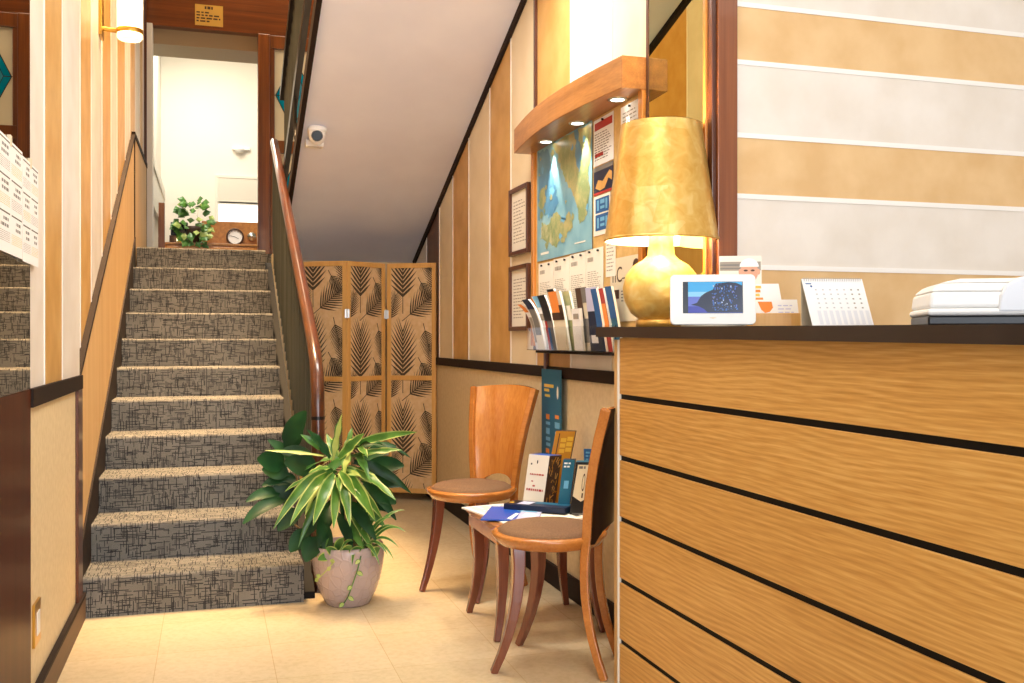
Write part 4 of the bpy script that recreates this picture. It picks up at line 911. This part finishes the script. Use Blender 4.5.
# ---- ledge and brochures
lg = thing('wall_ledge', 'thin dark wooden ledge under the brochures, with an upright edge strip', 'shelf', (XR, 3.9, 1.09))
mb = MB(); mb.box(1.475, XR-.0035, 3.18, 4.475, 1.088, 1.100); mb.build('shelf_board', ['dark_trim'], lg, bevel=.002)
mb = MB(); mb.box(1.520, XR-.0035, 4.462, 4.490, .55, 1.088); mb.build('upright_strip', ['dark_trim_z'], lg, bevel=.002)
bh = thing('brochure_rack', 'clear acrylic rack full of brochures on the dark ledge', 'rack', (1.48, 4.0, 1.10))
mb = MB(); mb.box(1.440, 1.443, 3.42, 4.50, 1.102, 1.205); mb.box(1.440, 1.515, 3.42, 4.50, 1.1005, 1.1035)
mb.build('tray', ['acrylic'], bh)
for y in (4.48, 4.20, 3.95, 3.68, 3.44): 
    mb = MB(); mb.box(1.4432, 1.515, y, y+.003, 1.1037, 1.20); mb.build('divider', ['acrylic'], bh)
BRO = 'brochures standing in the clear rack'
def brochure(label, y, w_, h_, lean, curl, mats, art, x=1.478, th=.010):
    """a brochure standing with its face to the hall, its foot at y (far edge), leaning away along +Y by lean and curling over"""
    mb = MB(); k = 8; base = V((x, y, 1.104)); rows_f, rows_b = [], []
    for i in range(k+1):
        t = i/k; off = 1.35*lean*t*h_ + curl*t**3*h_; z = h_*t*(1-.25*curl*t*t); o_ = base + V((-.012*t, off, z)); rows_f.append([o_, o_ + V((0,-w_,0))]); rows_b.append([o_ + V((th,0,0)), o_ + V((th,-w_,0))])
    pts = rows_f + rows_b[::-1]
    mb.grid(rows_f, 0, False); mb.grid(rows_b, 0, False); mb.grid([rows_f[-1], rows_b[-1]], 1, False)
    mb.grid([[r[0] for r in rows_f], [r[0] for r in rows_b]], 1, False); mb.grid([[r[1] for r in rows_f], [r[1] for r in rows_b]], 1, False)
    for a0, a1, t0, t1, slot in art:
        i0, i1 = int(t0*k), max(int(t0*k)+1, int(round(t1*k)))
        mb.grid([[rows_f[i][0].lerp(rows_f[i][1], a) + V((-.0008-.0004*slot,0,0)) for a in (a0, a1)] for i in range(i0, i1+1)], slot, False)
    tag(mb.build('brochure', mats), label, 'brochure', BRO)
brochure('folded white brochure curling over the far end of the rack', 4.47, .10, .26, .28, .62, ['paper_white', 'paper', 'ink_pale', 'orange_ink'], [(.1,.9,.2,.6,2),(.0,.6,.75,1,3)])
brochure('grey brochure with a dark top curling beside the far end brochure', 4.40, .10, .27, .28, .45, ['paper', 'paper_white', 'navy', 'grey_print'], [(0,1,.85,1,2),(.1,.9,.3,.7,3)], x=1.466)
brochure('white brochure with a pale grey band in the far part of the rack', 4.33, .10, .275, .26, .35, ['paper_white', 'paper', 'ink_pale', 'skyblue'], [(.0,1,.5,.62,2),(.1,.9,.8,.95,3)], x=1.482)
brochure('black topped brochure with red and blue edges in the rack', 4.25, .10, .265, .25, .22, ['grey_print', 'paper', 'black', 'red_ink', 'blue_ink'], [(0,1,.62,1,2),(0,.3,.1,.5,3),(.3,.6,.05,.4,4)], x=1.470)
brochure('dark brochure squeezed behind the orange one in the rack', 4.17, .09, .285, .24, .15, ['brown_print', 'paper', 'paper', 'black'], [(.1,.4,.3,.7,2),(.0,1,.8,1,3)], x=1.486)
brochure('cream brochure with an orange picture and brown bottom strip in the rack', 4.12, .15, .265, .22, .10, ['paper_cream', 'paper', 'orange_ink', 'brown_print'], [(.05,.75,.66,.98,2),(.7,1,.6,.78,3),(.0,1,.5,.56,3)], x=1.462)
brochure('narrow green brochure behind the cream one in the rack', 4.00, .08, .26, .20, .08, ['map_land', 'paper', 'paper', 'black'], [(.1,.8,.5,.75,2)], x=1.484)
brochure('short white ticket holder at the front of the rack', 3.90, .10, .175, .06, .0, ['paper_white', 'paper', 'ink_pale'], [(.2,.8,.75,.88,2)], x=1.460)
brochure('cream brochure with a dark head picture behind the white ticket holder', 3.87, .13, .265, .12, .05, ['paper_cream', 'paper', 'brown_print', 'grey_print'], [(0,.5,.62,1,2),(.5,1,.85,1,3),(.1,.9,.2,.5,3)], x=1.482)
brochure('dark blue brochure with a lilac top beside the gold lamp', 3.74, .12, .255, .10, .0, ['navy', 'paper', 'lilac', 'paper_white'], [(0,1,.66,1,2),(.2,.8,.15,.3,3)], x=1.470)
brochure('blue brochure leaning far over in front of the lamp base', 3.62, .06, .25, .20, .05, ['blue_ink', 'paper', 'navy'], [(0,1,.0,.4,2)], x=1.462)
brochure('orange red brochure leaning between two blue ones by the lamp base', 3.57, .05, .25, .20, .05, ['red_ink', 'paper', 'orange_ink'], [(0,1,.3,.8,2)], x=1.474)
brochure('teal blue brochure closest to the round gold lamp base', 3.52, .06, .255, .20, .05, ['teal_ink', 'paper', 'blue_ink'], [(0,1,.6,1,2)], x=1.484)
def ban(F, w_, h_):
    rr = random.Random(12)
    text = 2; F.rect(.04, w_*.62, h_-.085, h_-.07, 3); F.rect(.04, w_*.40, h_-.105, h_-.092, 3); F.rect(.05, w_*.44, h_-.13, h_-.118, 3); F.disc(w_*.82, h_-.105, .012, .03, 4)
    for a0, a1 in ((.06, .13), (.19, .26)):
        y = h_-.20
        while y > .03:
            l_ = rr.uniform(.02, .05); F.rect(a0+rr.uniform(0,.01), a1-rr.uniform(0,.02), y-l_, y-l_*.3, 1 if rr.random() > .3 else 2); y -= l_*1.15
wall_sheet('wall_banner', 'tall teal banner with columns of pale lettering hanging below the dark chair rail', 'banner', 4.495, 4.215, .52, 1.012, ['teal_ink', 'skyblue', 'orange_ink', 'yellow_ink', 'paper'], lambda F, w_, h_: ban(F, w_, h_), x=1.5135)

# ================================================================== FOLDING SCREEN
fs = thing('folding_screen', 'three panel pine folding screen printed with dark palm fronds under the sloping ceiling', 'screen', (1.05, 7.0, 0))
def RD(r, d): return V((r*math.cos(YAW) + d*math.sin(YAW), -r*math.sin(YAW) + d*math.cos(YAW), 0))
C0 = [RD(-1.50, 6.97), RD(-1.140, 6.86), RD(-.905, 7.14), RD(-.535, 7.03)]
ZB, ZT = .045, 1.695
def frond(cx, cy, ang, ln, wd, nl=11, stem=.35):
    """polygons of a palm frond drawn in the plane"""
    out = []; ca, sa = math.cos(ang), math.sin(ang)
    def tr(x, y): return (cx + x*ca - y*sa, cy + x*sa + y*ca)
    out.append([tr(-stem*ln, -.003), tr(ln, -.001), tr(ln, .001), tr(-stem*ln, .003)])
    for i in range(nl):
        t = (i+.3)/nl; L_ = wd*(math.sin(math.pi*(.16+.74*t))**.6)*1.12; th = math.radians(50 - 34*t)
        for s in (-1, 1):
            x0 = t*ln; dx, dy = math.cos(th)*L_, s*math.sin(th)*L_; w_ = .0150*ln/.26
            out.append([tr(x0-w_*.6, 0), tr(x0+dx*.45-w_*.4, dy*.5), tr(x0+dx, dy), tr(x0+dx*.45+w_*.7, dy*.5), tr(x0+w_*.6, 0)])
    return out
def palm_motif(cw, ch, shift):
    ps = []; period = .57
    for r in range(-1, 5):
        y = r*period + shift
        for cx, cy, a, ln, wd in ((.095,.17,90,.34,.165), (.15,.045,38,.22,.165), (.265,.50,-76,.15,.10), (.235,.27,-60,.13,.09), (.345,.22,102,.17,.095), (.005,.02,78,.17,.09), (.345,.08,62,.12,.08)):
            ps += frond(cx, y+cy, math.radians(a), ln, wd)
    return ps
for k in range(3):
    a, b = C0[k], C0[k+1]; u = (b-a).normalized(); n_ = V((u.y, -u.x, 0)); wd = (b-a).length - .012; a = a + u*.006; FWD = .030; TH = .024
    pn = bpy.data.objects.new('panel', None); COL.objects.link(pn); pn.parent = fs; pn.location = (a + u*wd/2) - V(fs.location); pn.empty_display_size = .1
    def bar(x0, x1, z0, z1, name):
        mb = MB(); mb.obox(a + u*x0 + V((0,0,z0)), u, (0,0,1), -n_, x1-x0, z1-z0, TH); mb.build(name, ['pine'], pn, bevel=.002)
    bar(0, FWD, 0.0, ZT, 'stile'); bar(wd-FWD, wd, 0.0, ZT, 'stile')
    for z0 in (ZT-.034, .86, ZB+.01): bar(FWD, wd-FWD, z0, z0+.034, 'rail')
    mb = MB(); o_ = a + u*FWD + V((0,0,ZB+.02)) - n_*.010; cw, chh = wd-2*FWD, ZT-ZB-.03
    mb.obox(o_, u, (0,0,1), -n_, cw, chh, .003, 0); F = Face2D(mb, o_, u, (0,0,1), n_, .0012)
    for q in palm_motif(cw, chh, [.12, .08, .08][k]):
        q = clip_poly([(x + [-.02, .0, -.005][k], y) for x, y in q], .001, cw-.001, .001, chh-.001)
        if len(q) > 2: F.poly(q, 1)
    mb.build('cloth', ['cloth', 'palm_print'], pn)
for k in (1, 2):
    for z in (1.33, .35):
        p = C0[k]; mb = MB(); mb.box(p.x-.016, p.x+.016, p.y-.012-(0 if k == 1 else 0), p.y-.006, z-.03, z+.03); mb.tube([p+V((0,-.010,z-.032)), p+V((0,-.010,z+.032))], .006, 8); mb.build('hinge', ['steel'], fs)

# ================================================================== POTTED PLANT
PX, PY = .575, 4.36
pp = thing('potted_plant', 'bushy variegated plant in a mauve embossed pot at the foot of the stairs', 'plant', (PX, PY, 0))
def mk_pot():
    m, nt, b = newmat('mauve_embossed_glaze'); L = nt.links.new
    tc = N(nt, 'ShaderNodeTexCoord'); mp = N(nt, 'ShaderNodeMapping'); mp.inputs['Scale'].default_value = (1, 1, .8); L(tc.outputs['Object'], mp.inputs[0])
    v = N(nt, 'ShaderNodeTexVoronoi', feature='DISTANCE_TO_EDGE'); v.inputs['Scale'].default_value = 27; v.inputs['Randomness'].default_value = .75; L(mp.outputs[0], v.inputs['Vector'])
    r = ramp(nt, [(0, (0,0,0,1)), (.10, (1,1,1,1))]); L(v.outputs['Distance'], r.inputs[0])
    bp = N(nt, 'ShaderNodeBump'); bp.inputs['Strength'].default_value = .38; bp.inputs['Distance'].default_value = .006; bp.invert = True; L(r.outputs[0], bp.inputs['Height']); L(bp.outputs[0], b.inputs['Normal'])
    setin(b, 'Base Color', srgb(178, 160, 158)); setin(b, 'Roughness', .22); setin(b, 'Coat Weight', .5); return m
mb = MB(); mb.lathe([(.0,.0),(.088,0),(.098,.008),(.122,.055),(.141,.11),(.153,.17),(.158,.215),(.157,.245),(.152,.262),(.148,.258),(.146,.235),(.0,.235)], (PX,PY,0), 48); mb.build('pot', [mk_pot()], pp)
mb = MB(); mb.lathe([(.146,.238),(.10,.246),(.05,.242),(.0,.25)], (PX,PY,0), 24); mb.build('soil', ['soil'], pp)
def cane(pts, r0, r1): 
    mb = MB(); n = len(pts); mb.tube(pts, [r0+(r1-r0)*i/(n-1) for i in range(n)], 9); mb.build('stem', ['bark'], pp)
cr1 = at(337, 468, 4.30); cr2 = at(352, 448, 4.34); rb1 = at(290, 520, 4.34); rb2 = at(372, 478, 4.42)
cane([(PX-.01,PY-.01,.24), (PX-.005,PY-.02,.42), tuple(cr1 + V((0,0,-.02)))], .013, .010)
cane([(PX+.03,PY+.02,.24), (PX+.03,PY+.01,.5), tuple(cr2 + V((0,0,-.02)))], .011, .008)
cane([(PX-.06,PY,.24), tuple(at(318, 545, 4.34)), tuple(at(302, 500, 4.34)), tuple(at(292, 458, 4.36))], .007, .004)
cane([(PX-.07,PY-.03,.24), tuple(at(312, 540, 4.30)), tuple(rb1)], .006, .004)
cane([(PX+.05,PY+.05,.24), tuple(at(372, 520, 4.42)), tuple(rb2)], .006, .004)
cam_dir = V((-.28, -.96, .1)).normalized()
def leaf(B, T, wdt, arch, face=.6, slots=('leaf_green','leaf_lime'), droop=0.0, broad=False, wob=0.0, n=11, roll=0.0):
    B, T = V(B), V(T); L_ = (T-B).length; mid = (B+T)/2 + V((0,0,1))*arch*L_ - V((0,0,1))*droop*L_*.2
    rows = []; ref = (cam_dir*face + V((0,0,1))*(1-face)).normalized()
    for i in range(n):
        t = i/(n-1); p = B*(1-t)**2 + mid*2*t*(1-t) + T*t*t
        tg = ((mid-B)*2*(1-t) + (T-mid)*2*t).normalized(); s = tg.cross(ref)
        s = s.normalized() if s.length > .05 else V((1,0,0)); nn_ = s.cross(tg).normalized()
        if roll: s = (s*math.cos(roll) + nn_*math.sin(roll)).normalized(); nn_ = s.cross(tg).normalized()
        if broad: wt = max(.03, math.sin(math.pi*min(1, (t*.93+.05)))**.75) if t > .12 else .05 + t*2.2
        else: wt = min(1, .35 + t*2.0)*(1 - max(0, (t-.45)/.55)**1.7)**.9 + .015
        hw = wdt/2*wt; wv = wob*hw*math.sin(t*17+L_*40)
        fold = .28*hw
        rows.append([p - s*hw + nn_*(fold+wv), p - s*hw*.74 + nn_*(fold*.7+wv*.6), p, p + s*hw*.74 + nn_*(fold*.7-wv*.6), p + s*hw + nn_*(fold-wv)])
    mb = MB()
    for c_ in range(4):
        mb.grid([[r[c_], r[c_+1]] for r in rows], 1 if c_ in (0, 3) else 0, True)
    # weld the strips
    o = mb.build('leaf', list(slots), pp); bm = bmesh.new(); bm.from_mesh(o.data); bmesh.ops.remove_doubles(bm, verts=bm.verts, dist=1e-5); bm.to_mesh(o.data); bm.free()
    return o
rl_ = random.Random(5)
VG = ('leaf_green', 'leaf_lime'); GR = ('leaf_mid', 'leaf_mid'); DK = ('leaf_dark', 'leaf_dark'); LM = ('leaf_lime', 'leaf_mid')
# strap leaves of the crown: (base px, depth) (tip px, depth) width arch
for bx, by, bd, tx, ty, td_, wd_, ar, sl in [
    (333,462,4.30, 341,411,4.30, .058,.02,LM), (339,458,4.30, 362,430,4.26, .068,.05,VG), (350,446,4.32, 413,431,4.24, .050,.06,VG), (352,456,4.32, 403,452,4.30, .044,.06,VG),
    (345,468,4.28, 401,503,4.12, .066,.16,VG), (341,470,4.26, 373,524,4.08, .078,.14,VG), (340,474,4.26, 349,530,4.06, .060,.12,VG), (334,474,4.26, 316,528,4.05, .070,.14,VG),
    (330,472,4.26, 292,522,4.05, .060,.20,VG), (326,470,4.26, 276,526,4.10, .058,.22,VG), (330,458,4.30, 303,431,4.26, .060,.08,DK), (328,452,4.30, 304,438,4.28, .050,.04,GR),
    (324,456,4.30, 269,449,4.28, .028,.03,LM), (328,466,4.28, 284,506,4.16, .048,.14,VG), (328,478,4.26, 303,519,4.12, .062,.16,LM), (337,478,4.26, 331,526,4.10, .056,.10,VG),
    (346,474,4.28, 385,520,4.18, .050,.16,VG), (348,466,4.32, 390,488,4.26, .050,.14,GR), (338,462,4.34, 322,430,4.42, .052,.03,VG), (345,460,4.36, 352,425,4.46, .046,.02,GR),
    (330,476,4.30, 295,545,4.20, .046,.22,GR), (352,470,4.34, 398,478,4.40, .050,.10,GR), (336,470,4.30, 310,470,4.10, .050,.12,VG), (340,472,4.24, 358,500,4.06, .052,.12,VG)]:
    leaf(at(bx,by,bd), at(tx+rl_.uniform(-5,5),ty+rl_.uniform(-4,4),td_), wd_*.74, ar*rl_.uniform(.7,1.25), .62, sl, wob=.3, roll=rl_.uniform(-.55,.55))
for k in range(20):     # lower, shorter leaves that fill the two crowns
    a = rl_.uniform(0, 2*math.pi); b_ = (cr1 if k % 2 else cr2) + V((0, 0, rl_.uniform(-.07, .0))); ln = rl_.uniform(.16, .27)
    leaf(b_, b_ + V((math.cos(a)*ln, math.sin(a)*ln*.8-.03, rl_.uniform(-.17, .03))), rl_.uniform(.030, .046), rl_.uniform(.1, .3), .5, rl_.choice([VG, GR, GR, LM, DK]), wob=.35, roll=rl_.uniform(-.7, .7))
# broad dark leaves on the left and behind
for bx, by, bd, tx, ty, td_, wd_, ar, fc in [
    (284,449,4.36, 306,411,4.34, .088,.06,.75), (290,452,4.38, 298,416,4.40, .090,-.02,.6), (315,461,4.36, 280,452,4.30, .085,.10,.55), (318,470,4.34, 284,462,4.26, .100,.06,.8), (286,466,4.38, 257,459,4.30, .095,.08,.85), (290,475,4.38, 262,470,4.34, .085,.10,.7),
    (284,492,4.36, 246,502,4.26, .060,.16,.6), (288,500,4.34, 243,524,4.20, .064,.22,.6), (296,498,4.36, 272,488,4.34, .090,.04,.8), (300,508,4.34, 278,531,4.26, .075,.06,.8), (310,530,4.30, 290,552,4.24, .082,.10,.8), (318,536,4.28, 306,562,4.20, .090,.10,.85), (322,520,4.30, 330,556,4.22, .060,.06,.85),
    (362,470,4.44, 404,466,4.40, .085,.10,.7), (366,478,4.44, 402,486,4.40, .080,.10,.7), (360,462,4.46, 396,446,4.48, .075,.08,.6), (368,488,4.42, 396,504,4.36, .080,.08,.8), (356,484,4.42, 372,516,4.36, .080,.06,.85), (348,490,4.40, 352,530,4.34, .085,.04,.85), (320,484,4.40, 308,520,4.34, .085,.04,.85), (300,470,4.42, 288,440,4.44, .080,.04,.8), (330,500,4.40, 322,536,4.32, .075,.04,.85)]:
    leaf(at(bx,by,bd), at(tx,ty,td_), wd_, ar, fc, DK, broad=True)
for bx, by, bd, tx, ty, td_, wd_, sl in [(338,512,4.34, 352,548,4.24, .050, DK), (346,500,4.34, 376,540,4.24, .056, DK), (352,506,4.36, 386,528,4.30, .046, GR), (330,505,4.36, 318,548,4.22, .055, DK), (356,498,4.40, 390,512,4.36, .055, DK),
    (322,515,4.34, 300,540,4.26, .056, DK), (300,480,4.40, 262,486,4.32, .060, DK), (305,470,4.42, 268,440,4.40, .060, DK), (360,480,4.42, 396,520,4.34, .050, DK), (344,520,4.36, 366,556,4.22, .036, GR), (350,512,4.36, 374,552,4.24, .034, VG), (328,528,4.30, 322,556,4.22, .040, GR)]:
    leaf(at(bx,by,bd), at(tx,ty,td_), wd_, rl_.uniform(.05,.2), .75, sl, broad=sl is DK, roll=rl_.uniform(-.4,.4))
# thin arching leaves of the small plant on the right
for bx, by, tx, ty, ar, td_ in [(366,552,406,532,.5,4.22), (364,550,399,548,.5,4.20), (362,548,392,518,.45,4.3), (364,545,405,510,.35,4.36), (362,545,386,505,.3,4.4), (368,552,394,560,.5,4.16), (360,550,380,566,.5,4.14), (356,552,352,566,.4,4.14), (360,546,372,500,.2,4.3), (358,548,340,552,.5,4.15), (366,546,398,528,.5,4.3), (362,552,388,556,.6,4.18)]:
    leaf(at(bx,by,4.30), at(tx,ty,td_), .018, ar, .5, ('leaf_mid', 'leaf_lime'))
# small rounded leaves by the rim and two trailing vines
for bx, by, tx, ty, d_ in [(335,552,344,538,4.2), (338,556,326,548,4.18), (342,556,352,546,4.18), (330,556,318,560,4.18), (350,556,362,548,4.2), (322,552,310,556,4.22), (372,556,380,548,4.2)]:
    leaf(at(bx,by,d_+.04), at(tx,ty,d_), .040, .1, .8, ('leaf_mid', 'leaf_lime'), broad=True)
vine = [at(x, y, d_) for x, y, d_ in ((362,552,4.24),(360,560,4.175),(357,572,4.172),(352,586,4.178),(348,597,4.19),(344,603,4.20))]
mb = MB(); mb.tube(vine, .0028, 6); mb.build('stem', ['leaf_mid'], pp)
for i, q in enumerate(vine[1:]): leaf(q, q + V((.022 if i % 2 else -.020, -.012, -.014)), .020, .1, .8, ('leaf_lime', 'leaf_mid'), broad=True)
vine = [at(x, y, d_) for x, y, d_ in ((340,556,4.24),(334,562,4.18),(327,570,4.178),(320,577,4.19),(315,581,4.21))]
mb = MB(); mb.tube(vine, .0025, 6); mb.build('stem', ['leaf_lime'], pp)
for i, q in enumerate(vine[1:]): leaf(q, q + V((.016 if i % 2 else -.018, -.012, .010)), .018, .1, .8, ('leaf_lime', 'leaf_lime'), broad=True)

# ================================================================== THINGS IN THE UPPER ROOM
YS = 12.55
sbd = thing('sideboard', 'low honey wood sideboard with a back panel in the bright room upstairs', 'sideboard', (.3, YS+.2, 1.815))
mb = MB(); mb.box(-.52, 1.6, YS, YS+.45, 1.875, 2.285); mb.box(-.48, 1.56, YS+.03, YS+.42, 1.815, 1.875); mb.build('body', ['honey'], sbd, bevel=.004)
mb = MB(); mb.box(-.54, 1.62, YS-.02, YS+.45, 2.285, 2.315); mb.build('top', ['honey_y'], sbd, bevel=.004)
mb = MB(); mb.box(-.10, 1.6, YS+.36, YS+.40, 2.315, 2.625); mb.build('back_panel', ['honey_y'], sbd, bevel=.004)
for x in (-.5, .03, .56, 1.09):
    mb = MB(); mb.box(x, x+.5, YS-.012, YS, 1.89, 2.27); dd = mb.build('door', ['honey'], sbd, bevel=.003)
    mb = MB(); mb.tube([(x+.44,YS-.012,2.08),(x+.44,YS-.03,2.08)], .012, 10); mb.build('knob', ['brass'], dd)
rad = thing('radio', 'small black box with a screen standing on the sideboard beside the trailing plant', 'radio', (-.36, YS+.12, 2.315))
mb = MB(); mb.box(-.47, -.245, YS+.06, YS+.2, 2.315, 2.405); mb.build('base', ['brown_print'], rad, bevel=.006)
mb = MB(); mb.box(-.455, -.26, YS+.07, YS+.19, 2.405, 2.565); mb.build('body', ['black'], rad, bevel=.008)
mb = MB(); mb.box(-.435, -.28, YS+.064, YS+.071, 2.43, 2.545); mb.build('screen', [pm('radio_screen', srgb(8, 10, 14), .1)], rad)
mb = MB(); mb.box(-.57, -.50, YS-.5, YS-.42, 1.815, 2.72); tag(mb.build('post', ['mahogany_z'], bevel=.006), 'short orange brown wooden post left of the black radio upstairs', 'post')
c0 = V((.80, YS+.335, 2.432)); c0.x = at(235, 239, 12.4).x
clk = thing('clock', 'round wall clock with a white dial on the wooden back panel upstairs', 'clock', c0)
def disc_y(mb, c, r, y0, y1, slot, n=28): mb.prism([(c.x + r*math.cos(2*math.pi*i/n), c.y+y0, c.z + r*math.sin(2*math.pi*i/n)) for i in range(n)], (0, y1-y0, 0), slot)
mb = MB(); n = 32
for ra, rb_, ya, yb in ((.108,.088,-.03,-.03),): 
    mb.grid([[c0 + V((r*math.cos(2*math.pi*i/n), y, r*math.sin(2*math.pi*i/n))) for i in range(n+1)] for r, y in ((.105,.025),(.108,-.02),(.100,-.03),(.088,-.03),(.086,-.012))], 0)
mb.build('rim', ['brown_print'], clk)
mb = MB(); disc_y(mb, c0, .09, -.012, .02, 0); F = Face2D(mb, c0 + V((0,-.012,0)), (1,0,0), (0,0,1), (0,-1,0), .0015)
for i in range(12):
    a = math.radians(30*i); F.poly([(math.sin(a)*.070-.003, math.cos(a)*.070-.003), (math.sin(a)*.070+.003, math.cos(a)*.070-.003), (math.sin(a)*.080+.003, math.cos(a)*.080+.003), (math.sin(a)*.080-.003, math.cos(a)*.080+.003)], 1)
mb.build('dial', ['paper_white', 'black'], clk)
for a, ln in ((math.radians(118), .05), (math.radians(-78), .07)):
    mb = MB(); F = Face2D(mb, c0 + V((0,-.016,0)), (1,0,0), (0,0,1), (0,-1,0), .001); dx, dy = math.sin(a), math.cos(a); q = [( -dy*.003, dx*.003), (dy*.003, -dx*.003), (dx*ln+dy*.002, dy*ln-dx*.002), (dx*ln-dy*.002, dy*ln+dx*.002)]
    mb.prism([F.p(x, y) for x, y in q], (0,-.002,0)); mb.build('hand', ['black'], clk)
c1 = V((at(252, 236, 12.4).x, YS+.34, at(252, 236, 12.4).z))
mb = MB(); n = 20; mb.grid([[c1 + V((r*math.cos(2*math.pi*i/n), y, r*math.sin(2*math.pi*i/n))) for i in range(n+1)] for r, y in ((.052,.02),(.055,-.01),(.045,-.03),(.02,-.035),(.012,-.05),(.0,-.052))], 0)
tag(mb.build('knob', ['steel']), 'small round steel knob fitting beside the wall clock upstairs', 'knob')
tp = thing('trailing_plant', 'trailing green ivy in a small pot on the sideboard upstairs', 'plant', (-.12, YS+.12, 2.315))
c2 = V((at(194, 236, 12.3).x, YS+.06, 2.315)); tp.location = c2
mb = MB(); mb.lathe([(.0,.0),(.06,0),(.085,.16),(.09,.20),(.08,.195),(.075,.16),(.0,.16)], c2, 24); mb.build('pot', ['brown_print'], tp)
rr = random.Random(17); bmats = ['leaf_mid', 'leaf_lime', 'leaf_green']
for k in range(96):
    a = rr.uniform(0, 2*math.pi); z = rr.uniform(-.06, .50); r = .06 + .12*math.sin(math.pi*min(1, max(0, (z+.10)/.66)))*rr.uniform(.5, 1.1)
    q = c2 + V((r*math.cos(a), r*math.sin(a)*.7 - .05, z + .02)); q.z = max(q.z, c2.z+.01)
    mb = MB(); s = rr.uniform(.09, .14); t_ = V((math.cos(a)*.7+rr.uniform(-.4,.4), -.5+rr.uniform(-.4,.3), rr.uniform(-.9,.2))).normalized(); sd = t_.cross(V((0,-1,.3))).normalized()
    mb.add([q, q + t_*s*.4 + sd*s*.4, q + t_*s, q + t_*s*.4 - sd*s*.4, q + t_*s*.5 + V((0,-.012,0))], [(0,1,4),(1,2,4),(2,3,4),(3,0,4)], 0); mb.build('leaf', [bmats[rr.choice([0,0,0,2,2,1])]], tp)
wl = MB(); cw_ = V((at(240,150,13).x, YF-.0, at(240,150,13).z)); wl.box(cw_.x-.10, cw_.x+.12, YF-.05, YF, cw_.z-.02, cw_.z+.02); wl.lathe([(.0,-.06),(.05,-.05),(.07,-.02),(.05,.0)], cw_ + V((-.01,-.05,0)), 18)
tag(wl.build('wall_detector', ['white_plastic'], bevel=.003), 'small white detector fitting on the pale wall above the window blind', 'detector')
cl = thing('candle_light', 'tiny warm glowing lamp between the black radio and the ivy upstairs', 'lamp', (at(180,244,12.3).x, YS+.03, 2.315))
mb = MB(); mb.lathe([(.0,.0),(.03,0),(.03,.012),(.0,.012)], V(cl.location), 16); mb.build('base', ['brass'], cl)
mb = MB(); mb.lathe([(.0,.012),(.024,.02),(.026,.05),(.0,.07)], V(cl.location), 14); mb.build('glow', ['bulb'], cl)
